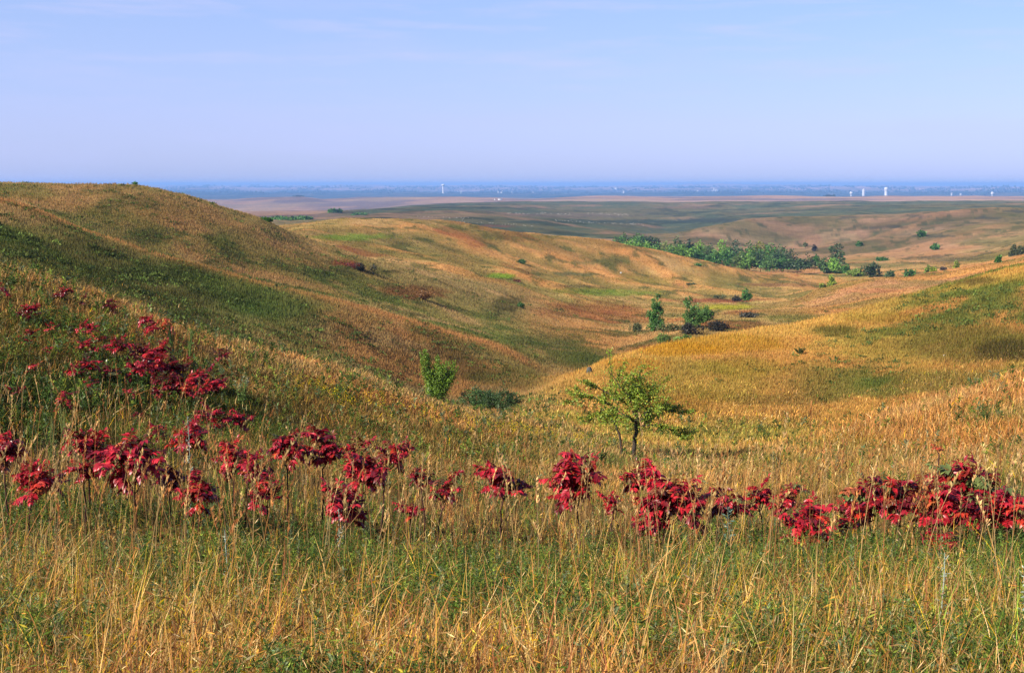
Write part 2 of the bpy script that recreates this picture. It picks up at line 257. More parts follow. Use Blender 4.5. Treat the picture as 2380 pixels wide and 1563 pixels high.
fp = smooth(21.5, 22.2, SF) * (1 - smooth(23.9, 24.4, SF)); fp = np.maximum(fp, band(15.9, 16.5, 23.5, 24, SF) * (1 - smooth(700, 840, UF)))
C = mixc(C, mixc(mixc(solid(PINK * .95), np.array((.19, .13, .105)), smooth(.42, .56, fbm(xf / 260, yf / 330, 81, 4)) * .9), TAN, smooth(.5, .64, fbm(xf / 200, yf / 500, 83, 3)) * .5), fp)
fw = smooth(23.9, 24.6, SF)
fcx = mixc(solid(WOOD), np.array((.30, .20, .14)), smooth(.50, .62, fbm(g_l * 46, g_t * 26, 101, 4)) * np.clip(smooth(25, 27, SF), .25, 1))
fcx = mixc(fcx, np.array((.60, .35, .26)), smooth(26, 27.3, SF) * (.45 + .5 * smooth(.4, .6, fbm(g_l * 60, g_t * 20, 103, 3))))
C = mixc(C, fcx, fw)
C = mixc(C, DGREEN * 1.25, np.clip(md + pk * .6 + eh + cr_, 0, 1) * smooth(.60, .69, fbm(xf / 7, yf / 11, 151, 5)) * .7)
C = mixc(C, OLIVE * .55, np.clip(md + eh, 0, 1) * smooth(.52, .66, fbm(xf / 45, yf / 30, 153, 5)) * .55)
def blob(u, v, ru, rv, col, k=1.0, tol=.35, rough=.8):
    """a patch of other growth, or of painted shade, its centre on the ground at the point met in the direction u, v"""
    global C
    p = at(u, v); r0 = math.hypot(p.x, p.y)
    d = ((UF - u) / ru) ** 2 + ((VF - v) / rv) ** 2 + rough * (n_m2 - .5) * 3 + rough * (n_sml - .5) * 2
    w = np.clip(1.4 - d, 0, 1) * k * (np.abs(np.log(rf / r0)) < tol)
    C = mixc(C, np.array(col), w)
for b in [
 (120, 905, 300, 75, (.034, .052, .016), .7), (60, 975, 460, 75, (.010, .015, .006), 1.0), (160, 880, 240, 40, (.03, .045, .015), .6), (560, 985, 240, 34, (.030, .038, .014), .65),  # left hollow: dark green growth with its shade painted into the colour
 (900, 1010, 260, 22, (.10, .085, .028), .6), (1150, 1045, 160, 25, (.12, .12, .03), .5), (640, 720, 120, 20, (.10, .17, .04), .45), (590, 690, 70, 12, (.10, .17, .04), .4),
 (330, 640, 190, 28, (.04, .06, .02), .5), (480, 690, 140, 20, (.045, .065, .02), .5), (120, 590, 180, 30, (.055, .07, .024), .35),
 (1090, 855, 75, 30, (.045, .05, .018), .55), (1180, 875, 90, 26, (.07, .10, .025), .6), (1330, 830, 70, 20, (.07, .12, .03), .6), (1040, 820, 80, 30, (.06, .06, .022), .5), (960, 680, 80, 14, (.22, .10, .04), .8), (1180, 710, 40, 22, (.05, .06, .02), .7),  # first: shadow of the dogwood bush, painted into the sward colour
 (1290, 800, 60, 12, (.06, .10, .03), .7), (1240, 790, 60, 14, (.07, .11, .03), .6), (800, 612, 36, 7, (.30, .03, .04), .5), (900, 632, 26, 4, (.03, .035, .015), .6),  # last: cast shadow of the dark bush on the left hill, painted in
 (820, 550, 90, 9, (.14, .22, .035), .8), (1160, 641, 36, 5, (.16, .26, .03), .9), (1150, 525, 50, 3, (.24, .07, .04), .5), (1430, 680, 90, 7, (.13, .20, .035), .7), (1340, 675, 60, 8, (.13, .17, .03), .6),
 (1370, 720, 130, 18, (.22, .085, .035), .55), (1660, 697, 120, 5, (.20, .06, .035), .8), (1690, 712, 70, 6, (.30, .30, .03), .7), (1800, 662, 80, 5, (.20, .10, .05), .7), (1860, 740, 90, 10, (.10, .12, .03), .7), (1700, 690, 60, 6, (.05, .06, .025), .7),
 (1330, 636, 50, 4, (.10, .11, .05), .8), (1360, 610, 60, 4, (.16, .15, .05), .7), (1330, 665, 60, 4, (.05, .055, .03), .5), (1500, 650, 90, 8, (.22, .18, .045), .5),
 (1950, 775, 60, 14, (.10, .11, .028), .8), (2060, 740, 90, 12, (.34, .24, .045), .6), (1700, 800, 150, 16, (.50, .29, .03), .6), (1580, 815, 100, 14, (.55, .30, .03), .7), (1480, 850, 80, 14, (.52, .27, .04), .5),
 (2260, 655, 70, 10, (.16, .12, .04), .8), (2250, 800, 150, 40, (.10, .11, .03), .55), (1990, 890, 100, 22, (.09, .14, .03), .75), (1720, 860, 120, 25, (.30, .26, .04), .55), (1560, 930, 120, 30, (.38, .22, .05), .5), (2040, 915, 60, 14, (.08, .14, .03), .7), (1850, 930, 130, 16, (.15, .13, .035), .5), (2340, 820, 60, 22, (.07, .06, .025), .7),
 (1900, 975, 140, 14, (.40, .22, .06), .5), (2170, 890, 170, 26, (.14, .16, .04), .6), (1720, 1000, 160, 24, (.20, .19, .045), .5), (1650, 900, 160, 30, (.34, .29, .06), .5), (1950, 1035, 120, 20, (.16, .20, .04), .6), (1800, 1075, 120, 14, (.11, .13, .03), .6), (1400, 1080, 60, 18, (.05, .09, .025), .7), (2100, 1010, 260, 40, (.48, .21, .06), .5),
 (1500, 515, 180, 4, (.04, .07, .045), .8), (1640, 512, 70, 6, (.05, .07, .05), .8), (1330, 500, 150, 6, (.20, .14, .09), .6), (1350, 478, 60, 2.5, (.30, .17, .09), .7), (1700, 514, 40, 6, (.05, .065, .05), .6), (1230, 516, 60, 3, (.04, .07, .045), .7), (1600, 482, 70, 3, (.20, .12, .08), .6),
 (760, 512, 60, 6, (.25, .2, .06), .6), (2200, 600, 90, 7, (.11, .10, .05), .7), (2000, 615, 120, 5, (.12, .14, .05), .7), (2000, 640, 90, 4, (.10, .11, .04), .6), (2150, 655, 60, 5, (.13, .12, .045), .6), (2040, 675, 80, 6, (.42, .17, .09), .5),
 (2050, 528, 60, 3, (.05, .06, .04), .7), (2170, 548, 50, 4, (.06, .07, .05), .7), (2270, 560, 80, 6, (.17, .15, .05), .6), (1970, 505, 25, 3, (.06, .07, .06), .7), (2300, 507, 40, 3, (.06, .07, .06), .7), (2370, 491, 40, 3, (.06, .07, .06), .7), (2130, 502, 30, 3, (.07, .08, .06), .6),
]: blob(*b)
C = C * (1 + .5 * (fbm(xf / 60, yf / 60, 141, 6) - .5) * smooth(300, 900, rf))[..., None]
C = C * (0.86 + 0.28 * fbm(xf / 1.1, yf / 1.5, 131, 3))[..., None] * (0.88 + .24 * n_m2[..., None])
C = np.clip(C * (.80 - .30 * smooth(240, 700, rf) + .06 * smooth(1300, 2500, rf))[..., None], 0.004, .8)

def sat(c, f): l = (c * np.array([.3, .6, .1])).sum(-1, keepdims=True); return np.clip(l + (c - l) * f, .003, .85)
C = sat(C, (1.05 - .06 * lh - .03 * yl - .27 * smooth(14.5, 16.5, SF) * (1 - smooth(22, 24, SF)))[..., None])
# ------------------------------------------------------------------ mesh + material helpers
def mesh_np(name, co, quads, cols=None, mat=None, smooth_=False, parent=None, tris=None):
    me = bpy.data.meshes.new(name); co = np.asarray(co, np.float32); n = len(co)
    quads = np.asarray(quads, np.int32).reshape(-1, 4); tris = np.zeros((0, 3), np.int32) if tris is None else np.asarray(tris, np.int32).reshape(-1, 3)
    me.vertices.add(n); me.vertices.foreach_set('co', co.ravel())
    li = np.concatenate([quads.ravel(), tris.ravel()]); nq, ntr = len(quads), len(tris)
    me.loops.add(len(li)); me.loops.foreach_set('vertex_index', li)
    me.polygons.add(nq + ntr); me.polygons.foreach_set('loop_start', np.concatenate([np.arange(nq) * 4, nq * 4 + np.arange(ntr) * 3]).astype(np.int32))
    if cols is not None:
        a = me.attributes.new('Col', 'FLOAT_COLOR', 'POINT'); c4 = np.ones((n, 4), np.float32); c4[:, :3] = cols; a.data.foreach_set('color', c4.ravel())
    me.update(calc_edges=True)
    if smooth_: me.polygons.foreach_set('use_smooth', np.ones(nq + ntr, bool))
    o = bpy.data.objects.new(name, me); COL.objects.link(o)
    if mat: me.materials.append(mat)
    if parent is not None: o.parent = parent
    return o
def new_mat(name):
    m = bpy.data.materials.new(name); m.use_nodes = True; m.node_tree.nodes.clear(); return m, m.node_tree
def leaf_mat(name, transl=0.3, gloss=0.0, rough=.5):
    m, t = new_mat(name); o = N(t, 'ShaderNodeOutputMaterial'); a = N(t, 'ShaderNodeAttribute', attribute_name='Col')
    d = N(t, 'ShaderNodeBsdfDiffuse'); tr = N(t, 'ShaderNodeBsdfTranslucent'); mx = N(t, 'ShaderNodeMixShader'); mx.inputs[0].default_value = transl
    t.links.new(a.outputs['Color'], d.inputs[0]); t.links.new(a.outputs['Color'], tr.inputs[0]); t.links.new(d.outputs[0], mx.inputs[1]); t.links.new(tr.outputs[0], mx.inputs[2])
    last = mx.outputs[0]
    if gloss:
        g = N(t, 'ShaderNodeBsdfGlossy'); g.inputs['Roughness'].default_value = rough; g.inputs['Color'].default_value = (1, 1, 1, 1)
        lw = N(t, 'ShaderNodeLayerWeight'); lw.inputs[0].default_value = .35; ma = N(t, 'ShaderNodeMath', operation='MULTIPLY_ADD'); ma.inputs[1].default_value = gloss * 2; ma.inputs[2].default_value = gloss
        t.links.new(lw.outputs['Fresnel'], ma.inputs[0]); m2 = N(t, 'ShaderNodeMixShader'); t.links.new(ma.outputs[0], m2.inputs[0]); t.links.new(last, m2.inputs[1]); t.links.new(g.outputs[0], m2.inputs[2]); last = m2.outputs[0]
    t.links.new(last, o.inputs[0]); return m
def plain_mat(name, col, rough=.8, noise=.25, scale=8.0, metallic=0):
    m, t = new_mat(name); o = N(t, 'ShaderNodeOutputMaterial'); p = N(t, 'ShaderNodeBsdfPrincipled'); p.inputs['Roughness'].default_value = rough; p.inputs['Metallic'].default_value = metallic
    tcn = N(t, 'ShaderNodeTexCoord'); nn = N(t, 'ShaderNodeTexNoise'); nn.inputs['Scale'].default_value = scale; nn.inputs['Detail'].default_value = 4
    r = N(t, 'ShaderNodeValToRGB'); r.color_ramp.elements[0].position = .3; r.color_ramp.elements[1].position = .7
    r.color_ramp.elements[0].color = (*[c * (1 - noise) for c in col], 1); r.color_ramp.elements[1].color = (*[min(1, c * (1 + noise)) for c in col], 1)
    t.links.new(tcn.outputs['Object'], nn.inputs[0]); t.links.new(nn.outputs[0], r.inputs[0]); t.links.new(r.outputs[0], p.inputs['Base Color']); t.links.new(p.outputs[0], o.inputs[0]); return m
def tag(o, label=None, cat=None, group=None, kind=None):
    if label: o['label'] = label
    if cat: o['category'] = cat
    if group: o['group'] = group
    if kind: o['kind'] = kind
    return o

# ------------------------------------------------------------------ ground sheet
def ground_mat():
    m, t = new_mat('prairie_ground'); o = N(t, 'ShaderNodeOutputMaterial'); a = N(t, 'ShaderNodeAttribute', attribute_name='Col')
    d = N(t, 'ShaderNodeBsdfDiffuse'); d.inputs['Roughness'].default_value = 1.0
    g = N(t, 'ShaderNodeTexCoord')
    n1 = N(t, 'ShaderNodeTexNoise'); n1.inputs['Scale'].default_value = 1.7; n1.inputs['Detail'].default_value = 8; n1.inputs['Roughness'].default_value = .7
    n2 = N(t, 'ShaderNodeTexNoise'); n2.inputs['Scale'].default_value = .11; n2.inputs['Detail'].default_value = 6
    r = N(t, 'ShaderNodeMapRange'); r.inputs[1].default_value = .3; r.inputs[2].default_value = .7; r.inputs[3].default_value = .62; r.inputs[4].default_value = 1.38
    r2 = N(t, 'ShaderNodeMapRange'); r2.inputs[1].default_value = .3; r2.inputs[2].default_value = .7; r2.inputs[3].default_value = .82; r2.inputs[4].default_value = 1.18
    mm = N(t, 'ShaderNodeMath', operation='MULTIPLY'); mx = N(t, 'ShaderNodeVectorMath', operation='SCALE')
    b = N(t, 'ShaderNodeBump'); b.inputs['Strength'].default_value = .9; b.inputs['Distance'].default_value = .5
    for x in (n1, n2): t.links.new(g.outputs['Object'], x.inputs[0])
    t.links.new(n1.outputs[0], r.inputs[0]); t.links.new(n2.outputs[0], r2.inputs[0]); t.links.new(r.outputs[0], mm.inputs[0]); t.links.new(r2.outputs[0], mm.inputs[1])
    t.links.new(a.outputs['Color'], mx.inputs[0]); t.links.new(mm.outputs[0], mx.inputs['Scale']); t.links.new(mx.outputs[0], d.inputs[0])
    t.links.new(n1.outputs[0], b.inputs['Height']); t.links.new(b.outputs[0], d.inputs['Normal']); t.links.new(d.outputs[0], o.inputs[0]); return m
MG = ground_mat()
SOIL = np.array((.075, .055, .03))
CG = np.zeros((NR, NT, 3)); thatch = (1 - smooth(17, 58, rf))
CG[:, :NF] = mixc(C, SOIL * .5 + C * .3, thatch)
CG[:, NF:] = OLIVE; k_ = np.linspace(0, 1, NT - NF)[None, :, None]
CG[:, NF:] = CG[:, NF - 1:NF] * (1 - k_) + CG[:, 0:1] * k_
co = np.stack([XG, YG, Z], -1).reshape(-1, 3)
i_, j_ = np.meshgrid(np.arange(NR - 1), np.arange(NT), indexing='ij'); jn = (j_ + 1) % NT
quads = np.stack([i_ * NT + j_, i_ * NT + jn, (i_ + 1) * NT + jn, (i_ + 1) * NT + j_], -1).reshape(-1, 4)[:, ::-1]
cen = len(co); co = np.vstack([co, [[0, 0, -1.72]]])
tris = np.stack([np.full(NT, cen), (np.arange(NT) + 1) % NT, np.arange(NT)], -1)
gcol = np.vstack([CG.reshape(-1, 3), [SOIL * .6]])
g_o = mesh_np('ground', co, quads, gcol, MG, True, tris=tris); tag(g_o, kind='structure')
# ------------------------------------------------------------------ haze: one thin body of blue air over the land
def haze(dens, col):
    bm_co = []; S = 29000.0; z0, z1 = float(Z.min()) - 1.0, max(float(Z.max()) + 1.5, 7.0)
    for zz in (z0, z1):
        for x, y in ((-S, -S), (S, -S), (S, S), (-S, S)): bm_co.append((x, y, zz))
    q = [(3, 2, 1, 0), (4, 5, 6, 7), (0, 1, 5, 4), (1, 2, 6, 5), (2, 3, 7, 6), (3, 0, 4, 7)]
    m, t = new_mat('haze'); o = N(t, 'ShaderNodeOutputMaterial'); v = N(t, 'ShaderNodeVolumePrincipled')
    v.inputs['Density'].default_value = dens; v.inputs['Color'].default_value = (*col, 1)
    t.links.new(v.outputs[0], o.inputs['Volume'])
    h = mesh_np('haze', bm_co, q, None, m); tag(h, kind='stuff'); return h
haze(9.5e-5, (.26, .50, 1.0))
GRASS_N = (106000, 390000, 480000, 60000); HERB_N = (12500, 4400); LITTER_N = 68000; CLUMP_N = (2900, 600); STALK_N = 980

# ------------------------------------------------------------------ grass: ribbons rooted on the ground
RNG = np.random.default_rng(7)
CELLW = VISD * F * 0.43
def scatter(n, r0, r1, uw=None, base=.05, rng=RNG):
    """n points on the ground between r0 and r1, as dense as the ground is seen"""
    w = (CELLW + base) * np.where(np.abs(th_f)[None] > .49, .45, 1.0); w = np.where((RR[:, None] >= r0) & (RR[:, None] < r1), w, 0)
    if uw is not None: w = w * uw
    cs = np.cumsum(w.ravel()); k = np.searchsorted(cs, rng.random(n) * cs[-1]); k = np.minimum(k, NR * NF - 1)
    i, j = k // NF, k % NF
    r = np.exp(LR[i] + (rng.random(n) - .5) * (LR[1] - LR[0])); t = th_f[j] + (rng.random(n) - .5) * (th_f[1] - th_f[0])
    x, y = r * np.sin(t), r * np.cos(t)
    return np.stack([x, y, ground(x, y)], -1), C[i, j].copy(), i, j, r
def ribbons(P, H, Wd, lean, psi, seg, bend, tipw=.12, prof=1.3):
    """upright curved blades; returns vertices and quads"""
    n = len(P); t = np.linspace(0, 1, seg + 1)[None, :]
    z = H[:, None] * (t - .35 * bend[:, None] * t ** 2.2)
    o = lean[:, :, None] * (H[:, None] * (t ** 1.8))[:, None, :]                     # n,2,seg+1
    w = Wd[:, None] * (1 - (1 - tipw) * t ** prof) * .5
    wx, wy = np.cos(psi)[:, None] * w, np.sin(psi)[:, None] * w
    L = np.stack([P[:, 0:1] + o[:, 0] - wx, P[:, 1:2] + o[:, 1] - wy, P[:, 2:3] + z], -1); R = np.stack([P[:, 0:1] + o[:, 0] + wx, P[:, 1:2] + o[:, 1] + wy, P[:, 2:3] + z], -1)
    co = np.stack([L, R], 2).reshape(-1, 3)                                          # n*(seg+1)*2
    b = (np.arange(n) * (seg + 1) * 2)[:, None] + np.arange(seg)[None] * 2
    q = np.stack([b, b + 1, b + 3, b + 2], -1).reshape(-1, 4)
    return co, q
def rep(cols, k): return np.repeat(cols, k, axis=0)
M_GRASS = leaf_mat('dry_grass', .45); M_MEADOW = leaf_mat('meadow_grass_blade', .25)
def vary(c, rng, s=.22):
    n = len(c); c = c * np.exp(rng.normal(0, s, (n, 1))); return c * np.exp(rng.normal(0, .06, (n, 3)))
PAL = np.array([(.46, .30, .13), (.52, .28, .09), (.64, .50, .27), (.28, .13, .06), (.22, .25, .06), (.11, .18, .04), (.44, .37, .09), (.60, .40, .06)]) * .80
PAL = sat(PAL, 1.14)
def grass(name, n, r0, r1, hmin, hmax, wk, wmin, seg, near, seed):
    rng = np.random.default_rng(seed)
    P, c, i, j, r = scatter(n, r0, r1, rng=rng)
    pick = rng.random(n)
    if near:
        nz_ = fbm(P[:, 0] / .9, P[:, 1] / 1.1, 201, 4); nb_ = fbm(P[:, 0] / .7, P[:, 1] / .9, 203, 3)
        pg = np.clip((nz_ - .36) * 2.4 + .30 * band(5.2, 6.4, 11, 15, r), .1, .8)
        k = np.where(rng.random(n) < pg, rng.choice([4, 5, 6], n, p=[.40, .50, .10]), rng.choice([0, 1, 2, 3, 7], n, p=[.38, .24, .15, .17, .06]))
        lo = rng.random(n) < .25 * (1 - smooth(4.9, 6.2, r)); k = np.where(lo, rng.choice([0, 1, 2, 3, 7], n, p=[.26, .34, .12, .18, .10]), k)
        cc = PAL[k] * (.55 + 1.15 * nb_)[:, None]
        mix = smooth(13, 17.5, r)[:, None]; c = cc * (1 - mix) + c * mix
        c = np.where((pick < .2)[:, None] & (mix > .5), PAL[k], c); c = np.where((pick > .93)[:, None] & (mix < .5), np.array((.60, .43, .17)), c)
    else:
        k = rng.integers(0, 7, n); c = np.where(((pick < .07) & (r < 75))[:, None], c * .55 + PAL[k] * .45, c)
        c = c * np.where(rng.random(n) < .10, .7, 1.12)[:, None] * (1 + .5 * smooth(240, 700, r))[:, None]
    c = vary(c, rng, .42) if near else vary(c, rng, .15) * (1 - smooth(40, 70, r)[:, None]) + vary(c, rng, .07) * smooth(40, 70, r)[:, None]
    H = rng.uniform(hmin, hmax, n) * (1 - .32 * band(8.5, 9.8, 12.6, 14, r) if near else 1) * (.55 + .8 * fbm(P[:, 0] / 3, P[:, 1] / 3, 211, 3)) * np.where(rng.random(n) < .1, 1.3, 1)
    Wd = np.maximum(wmin, r * wk) * rng.uniform(.6, 1.4, n)
    a = rng.uniform(0, 2 * np.pi, n); m = np.abs(rng.normal(0, .34 if near else .2, n)) * (np.where(rng.random(n) < .3, 2.6, 1) if near else 1); lean = np.stack([np.cos(a) * m + .08, np.sin(a) * m], -1)
    psi = rng.normal(0, .9, n); bend = np.clip(rng.normal(.7, .7, n), 0, 2.6) if near else np.zeros(n)
    co, q = ribbons(P - np.array([0, 0, .02]), H, Wd, lean, psi, seg, bend)
    o = mesh_np(name, co, q, rep(c, (seg + 1) * 2), M_MEADOW if near else M_GRASS); tag(o, kind='stuff'); return o
G1, G2, G3, G4 = GRASS_N
grass('meadow_grass', G1, 3.6, 21, .12, .42, .0004, .0042, 4, True, 11)
grass('slope_grass', G2, 19, 70, .16, .33, .0007, .006, 2, True, 12)
grass('hill_grass', G3, 62, 240, .13, .28, .00065, .01, 1, False, 13)
grass('distant_hill_grass', G4, 225, 620, .10, .30, .0009, .01, 1, False, 14)

def rhombs(Cn, D, Nn, L, Wd):
    """leaf-sized faces: centre-line from Cn along D, facing Nn"""
    S = np.cross(D, Nn); S /= np.linalg.norm(S, axis=1, keepdims=True) + 1e-9
    L = L[:, None]; Wd = Wd[:, None]
    co = np.stack([Cn, Cn + D * L * .45 - S * Wd * .5, Cn + D * L, Cn + D * L * .45 + S * Wd * .5], 1).reshape(-1, 3)
    return co, np.arange(len(Cn) * 4).reshape(-1, 4)
def unit(v): return v / (np.linalg.norm(v, axis=1, keepdims=True) + 1e-9)
M_FORB = leaf_mat('forb_leaf', .3)
# green leafy herbs between the grasses
def forbs(name, n, r0, r1, leaves, hmin, hmax, ll, seed, dark=1.0, uw=None):
    rng = np.random.default_rng(seed)
    P, c, i, j, r = scatter(n * 3, r0, r1, uw, rng=rng)
    nz_ = fbm(P[:, 0] / .9, P[:, 1] / 1.1, 201, 4); keep = np.argsort(-(nz_ + rng.normal(0, .16, len(nz_)) + .07 * band(5.5, 7, 11, 14, np.hypot(P[:, 0], P[:, 1]))))[:n]; P, r = P[keep], r[keep]
    H = rng.uniform(hmin, hmax, n); kind = rng.random(n)
    base = np.where((kind < .70)[:, None], np.array((.068, .115, .028)), np.where((kind < .85)[:, None], np.array((.14, .18, .09)), np.array((.19, .25, .04)))) * dark * np.exp(rng.normal(0, .2, (n, 1)))
    t = rng.random((n, leaves)) ** .7; az = rng.uniform(0, 2 * np.pi, (n, leaves)); ln = rng.normal(0, .12, (n, 2))
    cx_ = P[:, None, 0] + ln[:, None, 0] * t * H[:, None] * 1.4; cy_ = P[:, None, 1] + ln[:, None, 1] * t * H[:, None] * 1.4; cz_ = P[:, None, 2] + t * H[:, None]
    el = rng.uniform(.1, 1.1, (n, leaves)); D = np.stack([np.cos(az) * np.cos(el), np.sin(az) * np.cos(el), np.sin(el)], -1).reshape(-1, 3)
    Nn = unit(np.cross(D, rng.normal(0, 1, D.shape))); sc = np.maximum(1, r / 16)[:, None]
    L = (ll * rng.uniform(.6, 1.5, (n, leaves)) * sc).ravel(); co, q = rhombs(np.stack([cx_, cy_, cz_], -1).reshape(-1, 3), D, Nn, L, L * rng.uniform(.16, .36, len(L)))
    cc = vary(np.repeat(base, leaves, 0), rng, .2)
    sco, sq = ribbons(P, H, np.maximum(.004, r * .0004), ln * 1.4, rng.uniform(0, 3, n), 1, np.zeros(n))
    co = np.vstack([co, sco]); q = np.vstack([q, sq + len(L) * 4]); cc = np.vstack([rep(cc, 4), rep(base * .8, 4)])
    o = mesh_np(name, co, q, cc, M_FORB); tag(o, kind='stuff'); return o
forbs('meadow_herbs', HERB_N[0], 4.2, 17, 46, .12, .34, .024, 21)
forbs('slope_herbs', HERB_N[1], 17, 60, 14, .25, .5, .05, 22, .85, np.where((UF < 1250) | ((UF > 1700) & (VF < 880)), 1.0, .35))
def litter(n, seed):
    rng = np.random.default_rng(seed); P, c, i, j, r = scatter(n, 3.8, 19, rng=rng); P[:, 2] += rng.uniform(.02, .42, n) ** 1.2
    D = unit(rng.normal(0, 1, P.shape) * [1, 1, .8]); Nn = unit(np.cross(D, rng.normal(0, 1, P.shape))); L = rng.uniform(.02, .075, n); co, q = rhombs(P, D, Nn, L, L * rng.uniform(.06, .15, n))
    cc = vary(PAL[rng.choice(8, n, p=[.24, .16, .12, .22, .08, .08, .06, .04])], rng, .4)
    dk = smooth(14, 18, r)[:, None]; cc = cc * (1 - dk) + c * dk; o = mesh_np('dry_leaf_litter', co, q, rep(cc, 4), M_GRASS); tag(o, kind='stuff')
litter(LITTER_N, 47)
# low green clumps that mottle the hillsides
def clumps(name, n, r0, r1, seed, uw):
    rng = np.random.default_rng(seed); P, c, i, j, r = scatter(n, r0, r1, uw, rng=rng); k = 22
    R = rng.uniform(.14, .42, n) * np.maximum(1, r / 130); base = np.where(rng.random(n)[:, None] < .6, np.array((.065, .09, .028)), np.array((.10, .14, .035))) * np.exp(rng.normal(0, .2, (n, 1)))
    d = unit(rng.normal(0, 1, (n * k, 3))); d[:, 2] = np.abs(d[:, 2]) * .7; Rk = np.repeat(R, k); cen_ = np.repeat(P, k, 0) + d * (Rk * rng.uniform(.4, 1.05, n * k))[:, None] * np.array([1.25, 1.25, .7])
    D = unit(rng.normal(0, 1, (n * k, 3)) + [0, 0, .8]); Nn = unit(np.cross(D, rng.normal(0, 1, D.shape))); L = Rk * rng.uniform(.35, .7, n * k)
    co, q = rhombs(cen_, D, Nn, L, L * .5); o = mesh_np(name, co, q, rep(vary(np.repeat(base, k, 0), rng, .15), 4), M_FORB); tag(o, kind='stuff'); return o
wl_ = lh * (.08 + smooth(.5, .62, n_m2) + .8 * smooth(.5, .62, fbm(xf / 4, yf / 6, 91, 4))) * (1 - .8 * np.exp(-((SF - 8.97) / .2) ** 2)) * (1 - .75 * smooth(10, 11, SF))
clumps('hillside_herbs', CLUMP_N[0], 52, 240, 31, wl_ * (1 - .6 * smooth(560, 1000, UF)) + md * .02)
clumps('golden_slope_herbs', CLUMP_N[1], 46, 115, 32, yl * smooth(1750, 2150, UF) * smooth(.46, .60, n_m2) * band(640, 700, 850, 900, VF) + .10 * yl * smooth(.5, .6, n_m2))
# tall seed stalks standing above the meadow
def stalks(n, seed):
    rng = np.random.default_rng(seed); P, c, i, j, r = scatter(n, 7.5, 24, base=.3, rng=rng)
    H = rng.uniform(.62, 1.22, n) * np.where(rng.random(n) < .12, 1.2, 1); lean = np.stack([rng.normal(.06, .15, n), rng.normal(0, .12, n)], -1); base = np.where(rng.random(n)[:, None] < .6, np.array((.46, .31, .13)), np.array((.36, .17, .06))) * np.exp(rng.normal(0, .25, (n, 1)))
    bend = np.clip(rng.normal(0, .25, n), 0, 1)
    co, q = ribbons(P, H, np.maximum(.0045, r * .00036), lean, rng.normal(0, .6, n), 5, bend, .5); cc = rep(base, 12)
    k = 26; t = rng.uniform(.76, 1.0, (n, k)); hx = P[:, None, 0] + lean[:, None, 0] * H[:, None] * t ** 1.8; hy = P[:, None, 1] + lean[:, None, 1] * H[:, None] * t ** 1.8; hz = P[:, None, 2] + H[:, None] * (t - .35 * bend[:, None] * t ** 2.2)
    D = unit(np.stack([rng.normal(.12, .35, (n, k)), rng.normal(0, .35, (n, k)), np.ones((n, k))], -1).reshape(-1, 3)); Nn = unit(np.cross(D, rng.normal(0, 1, D.shape))); L = rng.uniform(.018, .04, n * k) * 1.2
    c2, q2 = rhombs(np.stack([hx, hy, hz], -1).reshape(-1, 3), D, Nn, L, L * .30); c2c = vary(np.repeat(base * 1.12, k, 0), rng, .12)
    o = mesh_np('seed_stalks', np.vstack([co, c2]), np.vstack([q, q2 + len(co)]), np.vstack([cc, rep(c2c, 4)]), M_GRASS); tag(o, kind='stuff')
stalks(STALK_N, 41)
def yellow_blades(n, seed):
    rng = np.random.default_rng(seed); P, c, i, j, r = scatter(n, 4.1, 13, (.7 + .6 * band(1050, 1500, 1900, 2300, UF)) * (fbm(xf / .5, yf / .6, 301, 2) > .47), rng=rng)
    H = rng.uniform(.26, .60, n); base = np.array([(.50, .32, .05), (.46, .22, .07), (.53, .34, .12), (.30, .11, .05)])[rng.choice(4, n, p=[.2, .28, .32, .2])] * np.exp(rng.normal(0, .15, (n, 1)))
    co, q = ribbons(P, H, rng.uniform(.0035, .0075, n), np.stack([rng.normal(.06, .22, n), rng.normal(0, .18, n)], -1), rng.normal(0, .7, n), 6, np.clip(rng.normal(.3, .4, n), 0, 1.6), .1, 2.4)
    o = mesh_np('russet_grass_blades', co, q, rep(base, 14), M_MEADOW); tag(o, kind='stuff')
yellow_blades(2900, 43)
def goldenrod(n, seed):
    rng = np.random.default_rng(seed); pts = np.array([(700, 900), (760, 918), (860, 948), (980, 968), (1090, 985), (1180, 1004), (1260, 1015), (1360, 1032)], float)
    s = rng.random(n) * (len(pts) - 1); k = np.minimum(s.astype(int), len(pts) - 2); f = (s - k)[:, None]; uv = pts[k] * (1 - f) + pts[k + 1] * f + rng.normal(0, 1, (n, 2)) * [22, 7]
    P = np.array([at(a, b + 14) for a, b in uv]); r = np.hypot(P[:, 0], P[:, 1]); H = rng.uniform(.35, .62, n); m = 16
    co, q = ribbons(P, H, np.full(n, .012), rng.normal(0, .1, (n, 2)), rng.normal(0, .6, n), 2, np.zeros(n)); cc = rep(np.tile((.12, .15, .03), (n, 1)), 6)
    t = rng.uniform(.72, 1.05, (n, m)); ctr = P[:, None, :] + rng.normal(0, .05, (n, m, 3)); ctr[:, :, 2] += t * H[:, None]; ctr = ctr.reshape(-1, 3)
    D = unit(rng.normal(0, 1, ctr.shape) + [0, 0, .5]); Nn = unit(np.cross(D, rng.normal(0, 1, D.shape))); L = rng.uniform(.022, .045, n * m); c2, q2 = rhombs(ctr, D, Nn, L, L * .6)
    c2c = vary(np.tile((.60, .42, .015), (n * m, 1)), rng, .15); o = mesh_np('goldenrod_bloom', np.vstack([co, c2]), np.vstack([q, q2 + len(co)]), np.vstack([cc, rep(c2c, 4)]), M_FORB); tag(o, kind='stuff')
goldenrod(120, 44)

